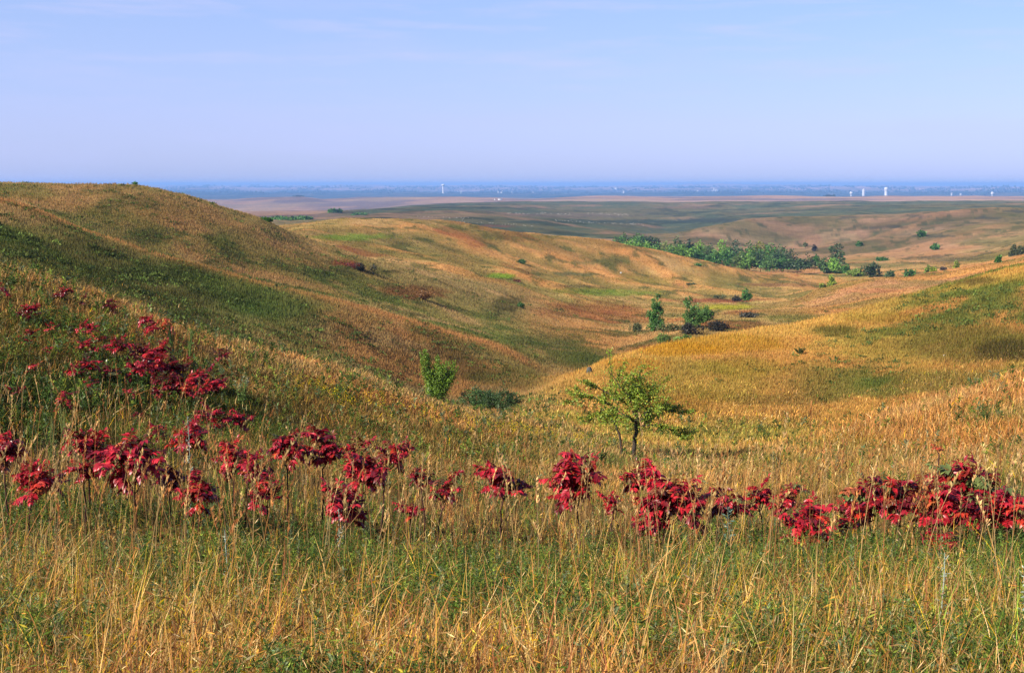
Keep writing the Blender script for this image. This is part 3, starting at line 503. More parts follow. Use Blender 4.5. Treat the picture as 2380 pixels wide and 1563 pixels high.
# ------------------------------------------------------------------ shared builders for plants
def empty(name, p):
    o = bpy.data.objects.new(name, None); COL.objects.link(o); o.location = p; o.empty_display_size = .2; return o
def tube(path, rad, sides=5):
    """tapered tube along a path -> verts, quads"""
    path = np.asarray(path, float); n = len(path); rad = np.broadcast_to(rad, n) if np.ndim(rad) == 0 else np.asarray(rad)
    d = np.gradient(path, axis=0); d = unit(d); ref = np.where(np.abs(d[:, 2:3]) > .9, [[1., 0, 0]], [[0., 0, 1]])
    a = unit(np.cross(d, ref)); b = np.cross(d, a); ang = np.linspace(0, 2 * np.pi, sides, endpoint=False)
    co = path[:, None] + (a[:, None] * np.cos(ang)[None, :, None] + b[:, None] * np.sin(ang)[None, :, None]) * rad[:, None, None]
    q = [(i * sides + j, i * sides + (j + 1) % sides, (i + 1) * sides + (j + 1) % sides, (i + 1) * sides + j) for i in range(n - 1) for j in range(sides)]
    return co.reshape(-1, 3), np.array(q)
class Acc:
    def __init__(self): self.c, self.q, self.k, self.n = [], [], [], 0
    def add(self, co, q, col=None):
        self.c.append(co); self.q.append(np.asarray(q).reshape(-1, 4) + self.n); self.n += len(co)
        if col is not None: self.k.append(np.broadcast_to(col, (len(co), 3)))
    def mesh(self, name, mat, parent=None, smooth_=False):
        return mesh_np(name, np.vstack(self.c), np.vstack(self.q), np.vstack(self.k) if self.k else None, mat, smooth_, parent)
def curve(p0, p1, sag, n=6, rng=None, wob=0):
    t = np.linspace(0, 1, n)[:, None]; p = np.asarray(p0) * (1 - t) + np.asarray(p1) * t; p = p + np.asarray(sag)[None] * (4 * t * (1 - t))
    if rng is not None: p[1:-1] += rng.normal(0, wob, (n - 2, 3))
    return p
M_SUMAC = leaf_mat('sumac_leaf', .18, .022, .38)
M_STEM = leaf_mat('stem_bark', .0)
M_LEAF = leaf_mat('tree_leaf', .28, .012, .45)
REDS = np.array([(.29, .008, .015), (.40, .016, .027), (.11, .005, .009), (.38, .030, .015), (.23, .010, .020)])
def sumac_leaflets(A, p0, az, el, L, rng, col, pairs=8, wind=.0):
    """one drooping compound leaf: a stalk and two rows of folded leaflets"""
    n = 11; t = np.linspace(0, 1, n); e = el - t * rng.uniform(.2, 1.5); a = az + t * wind
    step = np.stack([np.cos(a) * np.cos(e), np.sin(a) * np.cos(e), np.sin(e)], -1) * (L / (n - 1)); P = np.asarray(p0) + np.cumsum(step, 0) - step[0]
    tc, tq = tube(P[::2], np.linspace(.0028, .0012, len(P[::2])), 3); A[1].add(tc, tq, np.array((.22, .03, .03)))
    tt = np.linspace(.24, 1, pairs); i = np.clip((tt * (n - 1)).astype(int), 0, n - 2); o = P[i] + (P[i + 1] - P[i]) * ((tt * (n - 1) - i)[:, None]); T = unit(step[i])
    S = np.stack([-np.sin(a[i]), np.cos(a[i]), np.zeros(pairs)], -1); O, D, Lf = [], [], []
    for sgn in (1, -1):
        O.append(o); D.append(unit(S * sgn * .85 + T * .5 + np.array([0, 0, -.5]) + rng.normal(0, .22, (pairs, 3)))); Lf.append(L * .40 * np.sin(.6 + 1.9 * tt) * rng.uniform(.8, 1.2, pairs))
    O.append(P[-1:]); D.append(T[-1:]); Lf.append(np.array([L * .28])); O, D, Lf = np.vstack(O), np.vstack(D), np.concatenate(Lf)
    U = unit(np.cross(np.cross(D, np.tile([0, 0, 1.], (len(D), 1)) + T[0] * .3), D)); U = unit(U + rng.normal(0, .3, U.shape)); R = unit(np.cross(D, U)); U = np.cross(R, D); m = len(O)
    w = Lf * rng.uniform(.17, .25, m); Lc = Lf[:, None]; wc = w[:, None]; fold = .35
    s0 = O; s1 = O + D * Lc * .35 + U * Lc * .03; s2 = O + D * Lc * .7 + U * Lc * .0; s3 = O + D * Lc - U * Lc * .12
    l1, r1 = s1 + R * wc + U * wc * fold, s1 - R * wc + U * wc * fold; l2, r2 = s2 + R * wc * .8 + U * wc * fold, s2 - R * wc * .8 + U * wc * fold
    co = np.stack([s0, s1, s2, s3, l1, r1, l2, r2], 1).reshape(-1, 3); b = (np.arange(m) * 8)[:, None]
    q = np.concatenate([b + np.array([0, 1, 4, 4]) * 0 + np.array([[0, 5, 1, 4]]), b + np.array([[1, 2, 6, 4]]), b + np.array([[1, 5, 7, 2]]), b + np.array([[2, 7, 3, 6]])])
    cc = np.clip(col * np.exp(rng.normal(0, .25, (m, 1))), 0, .8); A[0].add(co, q, rep(cc, 8))
def sumac(u, v, w, h, r, label, tone='red', lean=0.0, seed=None):
    """crown centred at direction u, v; w and h its picture size; r its distance"""
    rng = np.random.default_rng(int(u * 7 + v * 13) if seed is None else seed)
    if r > 16:
        w, h = w * 1.45, h * 1.5
        for _ in range(4): q0 = at(u, v + h * .5 + .26 * F / r); r = float(np.clip(math.hypot(q0.x, q0.y), 16, 60))
    k = r / F; g = at(u - lean, 1200, r); g = Vector((g.x, g.y, float(ground(g.x, g.y)))); th, te = pix_ang(u, v)
    c = np.array([r * math.sin(th), r * math.cos(th), r * te]) - np.array(g); wm, hm = w * k, h * k
    root = empty('sumac_shrub', g); tag(root, label, 'sumac', 'red sumac shrubs in the prairie grass')
    A = (Acc(), Acc()); ntip = int(np.clip(round((w * h) ** .5 / 30 + 0.6), 1, 5)); ntip = 1 if w < 34 else ntip
    forkz = max(c[2] - hm * .85, c[2] * .45); fork = np.array([c[0] * .35, c[1] * .35, max(forkz, .04)])
    bark = np.array((.060, .030, .026)); tc, tq = tube(curve([0, 0, -.05], fork, [rng.normal(0, .02), 0, 0], 7, rng, .006), np.linspace(.0095, .0065, 7) * (.7 + .5 * c[2]), 5); A[1].add(tc, tq, bark)
    fl = [x for x in range(ntip)]
    for i in fl:
        f = (i + .5) / ntip - .5; off = np.array([f * wm * .68 + rng.normal(0, wm * .05), rng.normal(0, wm * .18), rng.uniform(-.26, .26) * hm - abs(f) * hm * .2]) if ntip > 1 else np.zeros(3)
        tip = c + off - np.array([0, 0, hm * .12]); st = curve(fork, tip, [0, 0, -.03], 6, rng, .006); tc, tq = tube(st, np.linspace(.0065, .0035, 6), 4); A[1].add(tc, tq, np.array((.11, .035, .03)))
        nl = int(rng.integers(9, 13)) if w > 45 else int(rng.integers(6, 9)); L = min(.28, .54 * max(hm, wm / ntip * 1.1)) * rng.uniform(.9, 1.1)
        for j in range(nl):
            az = j * 2.4 + rng.normal(0, .3) + i; el = -.25 + 1.75 * rng.random() ** .75; f_ = rng.uniform(0, .8); p0 = st[-1] + (st[-3] - st[-1]) * f_ + np.array([0, 0, (.15 - .3 * f_) * hm])
            col = REDS[rng.choice(5, p=[.34, .20, .20, .10, .16])].copy()
            if rng.random() < .07: col = np.array([(.16, .05, .02), (.10, .11, .03), (.38, .10, .03)])[rng.integers(3)]
            if tone == 'dark': col = col * .5
            if tone == 'orange': col = np.array((.42, .07, .025)) * rng.uniform(.7, 1.2)
            if tone == 'mixed': col = col * .7 if rng.random() > .45 else np.array((.10, .13, .035)) * rng.uniform(.6, 1.5)
            sumac_leaflets(A, p0, az, el, L * rng.uniform(.75, 1.15), rng, col, 10 if w > 45 else 7, rng.normal(.0, .4))
    A[1].mesh('stem', M_STEM, root); A[0].mesh('foliage', M_SUMAC, root); return root
# front row of sumacs, left to right:  u, v, width, height, distance, label, tone, lean
for a in [
 (14, 1032, 62, 70, 12.2, 'red sumac cut off by the left edge of the view in the front row', 'red', 0),
 (95, 1088, 125, 80, 11.4, 'wide blood red sumac on a leaning black stem near the left edge', 'red', 30),
 (205, 1012, 84, 80, 12.2, 'tall bright red sumac rising above its neighbours at the left', 'red', 0),
 (196, 1078, 56, 50, 11.6, 'small red sumac tucked under the tall bright one at the left', 'red', 0),
 (300, 1058, 125, 105, 11.6, 'big pink glossed sumac on a long forked stem, left of the drooping dark one', 'red', -20),
 (394, 1100, 56, 60, 11.9, 'small drooping dark maroon sumac right of the big pink glossed one', 'dark', 0),
 (465, 1128, 70, 76, 11.2, 'low red sumac standing alone below the silver sage', 'red', 0),
 (545, 1056, 66, 66, 12.4, 'thin red sumac at the left end of the loose trio left of centre', 'red', 0),
 (588, 1062, 64, 70, 12.0, 'pinkish red sumac in the middle of the loose trio left of centre', 'red', 18),
 (620, 1128, 70, 60, 11.4, 'short round red sumac hanging low under the loose trio', 'red', 0),
 (666, 1030, 80, 76, 12.6, 'upright red sumac with raised leaves at the right of the loose trio', 'red', -6),
 (756, 1022, 82, 82, 12.8, 'dense dark topped red sumac with a pink glint, highest left of centre', 'red', 8),
 (842, 1072, 92, 96, 11.8, 'full red sumac over the low one that shows a pale pink leaf', 'red', 0),
 (922, 1040, 72, 66, 12.2, 'open sprawling red sumac with one far raised leaf, left of centre', 'red', 40),
 (800, 1160, 86, 90, 10.9, 'low scarlet sumac with a pale pink leaf and straight dark stem', 'red', -8),
 (980, 1100, 80, 46, 11.6, 'brownish dark red sumac behind the forked one near centre', 'dark', 0),
 (1040, 1128, 74, 66, 11.2, 'bright red sumac on a slender forked stem near centre', 'red', 18),
 (954, 1172, 62, 42, 11.0, 'small flat red sumac low in the grass near centre', 'red', 0),
 (1166, 1092, 118, 88, 11.4, 'round crimson sumac standing alone at centre with one dark side leaf', 'red', -6),
 (1330, 1092, 96, 112, 11.4, 'crimson sumac with upright plume leaves on a tall black stem', 'red', -18),
 (1415, 1165, 60, 50, 11.0, 'small pink sumac between the plume leaved one and the great dense one', 'red', -14),
 (1482, 1092, 84, 62, 11.8, 'bright red sumac just below the trunk of the spreading hawthorn', 'red', 0),
 (1548, 1142, 140, 120, 11.2, 'great dense red sumac with black hollows and a long pale leaf', 'red', 0),
 (1494, 1214, 50, 36, 10.7, 'tiny red sumac hanging under the great dense one', 'red', 14),
 (1612, 1160, 84, 74, 11.3, 'deep crimson sumac joined to the right side of the great dense one', 'red', 0),
 (1692, 1148, 92, 70, 11.5, 'crimson sumac over the teal leaf right of the great dense one', 'red', 0),
 (1766, 1136, 82, 62, 11.7, 'clear red sumac with many round leaves midway along the right hand row', 'red', 0),
 (1832, 1146, 74, 60, 11.6, 'thin red sumac with a lilac glint above the low scarlet one', 'red', 20),
 (1886, 1228, 104, 100, 10.7, 'low broad scarlet sumac on a red forked stem right of centre', 'red', 8),
 (1972, 1176, 76, 62, 11.4, 'narrow dull red sumac right of the low broad scarlet one', 'red', 0),
 (2024, 1140, 56, 90, 11.7, 'half green sumac with red tips in the right hand row', 'mixed', 0),
 (2090, 1150, 110, 96, 11.2, 'purple red sumac with grey lilac leaves right of the half green one', 'red', 0),
 (2170, 1155, 110, 96, 11.3, 'thick maroon sumac left of the tall green topped one', 'red', 0),
 (2250, 1090, 96, 110, 11.9, 'tallest sumac at the right, its top green and plum', 'mixed', 6),
 (2262, 1165, 90, 80, 11.2, 'crimson sumac under the tall green topped one', 'red', 0),
 (2344, 1160, 96, 84, 11.4, 'deep red sumac at the right edge of the view', 'red', 0),
 (2185, 1262, 84, 64, 10.6, 'low pale red sumac with yellow seed heads beside it at the right', 'red', 10),
 (2086, 1298, 78, 54, 10.4, 'lowest sumac of all, a few hanging red leaves near the bottom right', 'red', -16),
 (2178, 1036, 30, 18, 12.8, 'single orange red sprig above the right hand row', 'orange', 0),
 # the scattered colony on the left slope
 (438, 1000, 60, 56, 18.5, 'red sumac behind the silver sage above the front row', 'red', 0),
 (480, 962, 56, 34, 20, 'left half of the low red sumac band behind the silver sage', 'red', 0),
 (535, 970, 66, 36, 20, 'right half of the low red sumac band behind the silver sage', 'red', 0),
 (318, 968, 28, 14, 19, 'little brown red sumac sprig in the dark hollow at the left', 'dark', 0),
 (368, 1000, 34, 26, 17.5, 'small red sumac sprig left of the silver sage', 'red', 0),
 (152, 922, 30, 26, 23.5, 'small bright sumac alone in the dark hollow at the left', 'red', 0),
 (38, 898, 34, 20, 26, 'small sumac low on the slope at the left edge', 'red', 0),
 (8, 664, 22, 30, 38, 'faint sumac sprig on the brow of the slope at the left edge', 'red', 0),
 (144, 677, 40, 24, 36, 'pinkish sumac bush highest on the brow of the left slope', 'red', 0),
 (194, 694, 18, 12, 37, 'tiny sumac sprig right of the highest pinkish one', 'red', 0),
 (252, 709, 38, 18, 37, 'flat dark red sumac on the brow of the left slope', 'dark', 0),
 (66, 719, 66, 26, 33, 'long slanting band of sumac high on the slope at far left', 'red', 0),
 (126, 752, 16, 20, 33, 'thin upright sumac sprig on the upper left slope', 'red', 0),
 (70, 778, 32, 20, 31, 'faded sumac sprig under the slanting band at far left', 'red', 0),
 (206, 760, 44, 22, 33, 'slanting sumac just above the yellow flowers on the left slope', 'red', 0),
 (352, 748, 38, 34, 35, 'red sumac left of the two dark weeds on the slope brow', 'red', 0),
 (388, 747, 28, 36, 35, 'orange tipped upright sumac beside the dark weeds on the slope brow', 'orange', 0),
 (114, 806, 24, 16, 29.5, 'small bright pink red sumac midway up the slope at left', 'red', 0),
 (212, 797, 40, 26, 31, 'sumac just below the yellow flowers on the left slope', 'red', 0),
 (276, 806, 38, 34, 31, 'sumac at the upper left corner of the dense colony', 'red', 0),
 (326, 812, 46, 36, 31, 'dark sumac at the top of the dense colony', 'red', 0),
 (368, 806, 44, 30, 31.5, 'thinly leaved sumac at the top right of the dense colony', 'red', 0),
 (318, 848, 52, 44, 29, 'full sumac on the left flank of the dense colony', 'red', 0),
 (366, 842, 56, 44, 29.5, 'glossy sumac in the heart of the dense colony', 'red', 0),
 (410, 852, 54, 44, 30, 'dark hearted sumac right of the heart of the dense colony', 'dark', 0),
 (384, 884, 58, 46, 28, 'blackish red sumac low in the middle of the dense colony', 'dark', 0),
 (432, 894, 54, 46, 28, 'scarlet sumac low in the dense colony', 'red', 0),
 (462, 872, 46, 38, 30, 'sumac with pale stems on the right flank of the dense colony', 'red', 0),
 (500, 884, 50, 36, 30, 'rightmost sumac of the dense colony beside the white aster', 'red', 0),
 (468, 908, 36, 22, 27.5, 'small bright sumac at the foot of the dense colony', 'red', 0),
 (190, 842, 46, 36, 28, 'rounded sumac left of the pink one on the middle slope', 'red', 0),
 (252, 850, 48, 28, 28, 'bright pink red sumac midway up the left slope', 'red', 0),
 (212, 880, 30, 16, 26, 'little red sumac under the pink one on the middle slope', 'red', 0),
 (304, 904, 24, 16, 25, 'little red sumac under the left flank of the dense colony', 'red', 0),
 (74, 846, 18, 26, 27, 'thin faded sumac left of the rounded one on the middle slope', 'red', 0),
 (520, 820, 26, 28, 36, 'lone maroon sumac out in the tan grass right of the colony', 'dark', 0),
]: sumac(*a)

# ------------------------------------------------------------------ trees and bushes
def crown(name, parent, lobes, n, ls, col, rng, hole=0.0, mat=None, shade=.22, asp=1.5):
    """leaf faces through the volume of several uneven clumps; lobes: (centre xyz, radii xyz)"""
    c = np.array([l[0] for l in lobes], float); R = np.array([l[1] for l in lobes], float); v = np.prod(R, 1) ** .67; k = rng.choice(len(lobes), n, p=v / v.sum())
    d = unit(rng.normal(0, 1, (n, 3))); rad = rng.uniform(.35, 1.0, n) ** .6 * (1 + .28 * (vnoise(d[:, 0] * 2.3 + k * 3.1, d[:, 1] * 2.3 + d[:, 2] * 2, 5) - .5) * 2)
    P = c[k] + d * R[k] * rad[:, None]
    if hole: kp = fbm(P[:, 0] / R[:, 0].mean() * 2.2 + 7, (P[:, 2] + P[:, 1] * .6) / R[:, 2].mean() * 2.2, 9, 3) > .5 - .12 + hole * .16; P, d, k = P[kp], d[kp], k[kp]
    D = unit(rng.normal(0, 1, d.shape) + d * .5 + [0, 0, -.1]); Nn = unit(d * .7 + rng.normal(0, .6, d.shape) + [0, 0, .35]); L = ls * rng.uniform(.55, 1.4, len(P)); co, q = rhombs(P, D, Nn, L, L / asp)
    lob = np.exp(rng.normal(0, .16, len(lobes)))[k][:, None]; cc = np.clip(np.array(col) * lob * np.exp(rng.normal(0, shade, (len(P), 1))), 0, .8)
    return mesh_np(name, co, q, rep(cc, 4), mat or M_LEAF, parent=parent)
def place(u, vb, vt, r):
    p = at(u, vb) if r is None else at(u, vb, r); d = math.hypot(p.x, p.y); th, te = pix_ang(u, vt); return p, d, min(max(d * float(te) - p.z, .5), 16.0)
BARK = np.array((.05, .042, .035))
def tree(name, u, vb, vt, wpx, r, col, label, cat='tree', group=None, kind='round', n=700, seed=0, leaf=None, trunk=True):
    p, d, H = place(u, vb, vt - (8 if name == 'creek_tree' and r else 0), r); rng = np.random.default_rng(seed + int(u * 3 + vb)); Wm = wpx * d / F * (1.4 if d > 450 and n > 350 else 1); root = empty(name, p); tag(root, label, cat, group)
    lb = []; A = Acc()
    if kind == 'round':
        z0 = H * (.22 if d < 450 or n > 700 else .04)
        for i in range(9): a = rng.uniform(0, 6.28); q = rng.uniform(.1, .34) * Wm; s = rng.uniform(.17, .30); lb.append(((math.cos(a) * q, math.sin(a) * q, z0 + rng.uniform(.22, .62) * (H - z0)), (s * Wm, s * Wm, s * (H - z0) * 1.0)))
        lb.append(((0, 0, H * .80), (.2 * Wm, .2 * Wm, H * .20)))
    elif kind == 'tall':
        for i in range(10): f = i / 9; lb.append(((rng.normal(0, .14) * Wm, rng.normal(0, .12) * Wm, H * (.12 + .78 * f)), (Wm * rng.uniform(.26, .42) * (1.15 - .65 * f), Wm * rng.uniform(.26, .42) * (1.15 - .65 * f), H * .12)))
    elif kind == 'bush':
        for i in range(9): f = rng.uniform(-.38, .38); h_ = rng.uniform(.35, .62) * (1 - abs(f) * .7); lb.append(((f * Wm, rng.normal(0, .14) * Wm, H * h_ * .8), (Wm * rng.uniform(.13, .22), Wm * .18, H * rng.uniform(.28, .42) * (1.2 - abs(f)))))
    elif kind == 'open':
        for i in range(8): a = rng.uniform(0, 6.28); q = rng.uniform(.15, .42) * Wm; lb.append(((math.cos(a) * q, math.sin(a) * q, H * rng.uniform(.35, .88)), (Wm * rng.uniform(.1, .2), Wm * .14, H * rng.uniform(.06, .13))))
    if trunk:
        tr = max(.035 * H ** .9 * .55, .03); tc, tq = tube(curve([0, 0, -.3], [rng.normal(0, .04) * Wm, 0, H * .62], [rng.normal(0, .03) * Wm, 0, 0], 6), np.linspace(tr, tr * .4, 6), 6); A.add(tc, tq, BARK)
        for l in lb[:7]: tc, tq = tube(curve([0, 0, H * rng.uniform(.12, .35)], np.array(l[0]), [0, 0, -.04 * H], 5), np.linspace(tr * .5, tr * .15, 5), 4); A.add(tc, tq, BARK)
        A.mesh('trunk', M_STEM, root)
    else:
        for l in lb[:6]: tc, tq = tube(curve([0, 0, -.1], np.array(l[0]), [0, 0, -.02], 5), np.linspace(.03, .012, 5) * max(1, d / 100), 4); A.add(tc, tq, BARK)
        A.mesh('stems', M_STEM, root)
    ls = (leaf * 1.25 if leaf else max(.07, d / 1118 * 1.7)); crown('crown' if trunk else 'foliage', root, lb, int(n * (2.6 if d < 450 else 3.8)), ls, col, rng, .35)
    return root

def hawthorn():
    """flat layered crown on a short forked trunk, thin enough to see the slope through it"""
    rng = np.random.default_rng(5); p, d, H = place(1472, 1062, 852, None); k = d / F; root = empty('hawthorn_tree', p)
    tag(root, 'spreading thin leaved yellow green tree with a dark forked trunk above the sumac row', 'tree')
    T, Lf = Acc(), []
    X = lambda u: (u - 1472) * k
    Zp = lambda v: H * (1062 - v) / 210.0
    def limb(pts, r0, r1, n=9):
        q = np.array(pts, float); s = np.linspace(0, 1, len(q)); t = np.linspace(0, 1, n); P = np.stack([np.interp(t, s, q[:, c]) for c in range(3)], -1); P[1:-1] += rng.normal(0, .03, (n - 2, 3)); tc, tq = tube(P, np.linspace(r0, r1, n), 6); T.add(tc, tq, BARK); return P
    def spray(P, f0, length, m, flat=.25, up=.15):
        for i in range(m):
            f = rng.uniform(f0, 1); b = P[min(int(f * (len(P) - 1)), len(P) - 1)]; a = rng.uniform(0, 2 * np.pi); out_ = P[-1] - P[0]; dirv = np.array([math.cos(a) * .9, math.sin(a) * .9, rng.normal(up, flat)]) + out_ / np.linalg.norm(out_) * .7
            e = b + dirv / np.linalg.norm(dirv) * length * rng.uniform(.45, 1.15); Q = curve(b, e, [0, 0, .05 * length], 6, rng, .015); tc, tq = tube(Q, np.linspace(.012, .004, 6), 4); T.add(tc, tq, BARK)
            for j in range(rng.integers(125, 175)): t = rng.uniform(.1, 1.05); c = Q[0] + (Q[-1] - Q[0]) * t + rng.normal(0, .055, 3) * [1, 1, .7]; Lf.append(c)
    main = limb([(0, 0, -.15), (X(1476), 0, Zp(1000)), (X(1484), .05, Zp(960))], .085, .055)
    left = limb([(X(1446), .1, -.1), (X(1440), .1, Zp(1010)), (X(1430), .15, Zp(985)), (X(1408), .2, Zp(950))], .055, .022)
    arms = [
     ([main[-1], (X(1460), -.2, Zp(920)), (X(1425), -.3, Zp(880)), (X(1408), -.3, Zp(858))], .95, 8), ([main[-1], (X(1478), .2, Zp(915)), (X(1470), .3, Zp(872))], .8, 8),
     ([main[-1], (X(1500), -.2, Zp(920)), (X(1515), -.3, Zp(892))], .8, 8), ([main[-3], (X(1425), .1, Zp(945)), (X(1370), .2, Zp(925)), (X(1318), .2, Zp(938))], .75, 12),
     ([main[-2], (X(1440), .3, Zp(925)), (X(1390), .5, Zp(905)), (X(1360), .6, Zp(915))], .8, 9), ([main[-2], (X(1520), .2, Zp(950)), (X(1560), .3, Zp(960)), (X(1592), .3, Zp(962))], .65, 11),
     ([main[-4], (X(1525), -.2, Zp(985)), (X(1565), -.3, Zp(1000)), (X(1590), -.3, Zp(1012))], .6, 10), ([main[-3], (X(1500), -.7, Zp(945)), (X(1530), -1.0, Zp(935))], .8, 8),
     ([main[-3], (X(1450), -.8, Zp(955)), (X(1400), -1.0, Zp(965))], .8, 9), ([main[-1], (X(1485), .8, Zp(935)), (X(1490), 1.2, Zp(920))], .8, 8),
     ([left[-1], (X(1390), .3, Zp(960)), (X(1375), .4, Zp(985))], .6, 6), ([main[-4], (X(1490), .5, Zp(990)), (X(1505), .8, Zp(975))], .7, 8), ([main[-2], (X(1470), .0, Zp(945)), (X(1475), .1, Zp(905))], .7, 9)]
    for pts, ln, m in arms: P = limb(pts, .032, .008); spray(P, .3, ln, m)
    Lf.extend(list(main[5] + rng.normal(0, 1, (160, 3)) * [.14, .14, .35])); cc_ = np.array([X(1478), 0, Zp(930)]); Lf.extend(list(cc_ + rng.normal(0, 1, (2700, 3)) * [X(1512), .6, H * .19]))
    Lf = np.array(Lf); D = unit(rng.normal(0, 1, Lf.shape)); Nn = unit(rng.normal(0, .7, Lf.shape) + [0, 0, .8]); L = rng.uniform(.045, .09, len(Lf)); co, q = rhombs(Lf, D, Nn, L, L * .62)
    cc = np.array((.17, .25, .028)) * np.exp(rng.normal(0, .3, (len(Lf), 1))); yl_ = rng.random(len(Lf)) < .12; cc[yl_] = (.34, .26, .03)
    T.mesh('trunk', M_STEM, root); mesh_np('crown', co, q, rep(cc, 4), M_LEAF, parent=root)
hawthorn()
def sapling():
    """upright many stemmed bush, spiky top"""
    rng = np.random.default_rng(9); p, d, H = place(1012, 932, 824, None); k = d / F; root = empty('dogwood_bush', p); tag(root, 'bright green upright bush with a spiky top at the edge of the left slope', 'bush')
    T, Lf = Acc(), []
    for i in range(34):
        u_ = rng.uniform(-52, 56); top = H * 1.1 * (1.0 - .0042 * abs(u_ + 18)) * rng.uniform(.55, 1.05); e = np.array([u_ * k, rng.normal(0, .3), top]); b = np.array([rng.normal(0, .10), rng.normal(0, .10), -.05]); Q = curve(b, e, [u_ * k * .12, 0, -.05], 7, rng, .015)
        tc, tq = tube(Q, np.linspace(.016, .004, 7), 4); T.add(tc, tq, BARK)
        for j in range(330): t = rng.uniform(.10, 1.0); s = (1 - t) * .22 + .05; Lf.append(b * (1 - t) + e * t + rng.normal(0, s, 3))
    Lf = np.array(Lf); Lf = Lf[Lf[:, 2] > .05]; D = unit(rng.normal(0, 1, Lf.shape) + [0, 0, .3]); Nn = unit(rng.normal(0, .7, Lf.shape) + [-.2, -.3, .6]); L = rng.uniform(.08, .14, len(Lf)); co, q = rhombs(Lf, D, Nn, L, L * .6)
    cc = np.array((.12, .21, .02)) * np.exp(rng.normal(0, .28, (len(Lf), 1))); T.mesh('stems', M_STEM, root); mesh_np('foliage', co, q, rep(cc, 4), M_LEAF, parent=root)
sapling()
DK = (.028, .042, .018); DG = (.062, .155, .03); MG_ = (.14, .27, .04); LG = (.10, .17, .03); YG = (.22, .26, .03); OL = (.085, .10, .035); BK = (.032, .032, .022); YL = (.34, .28, .03)
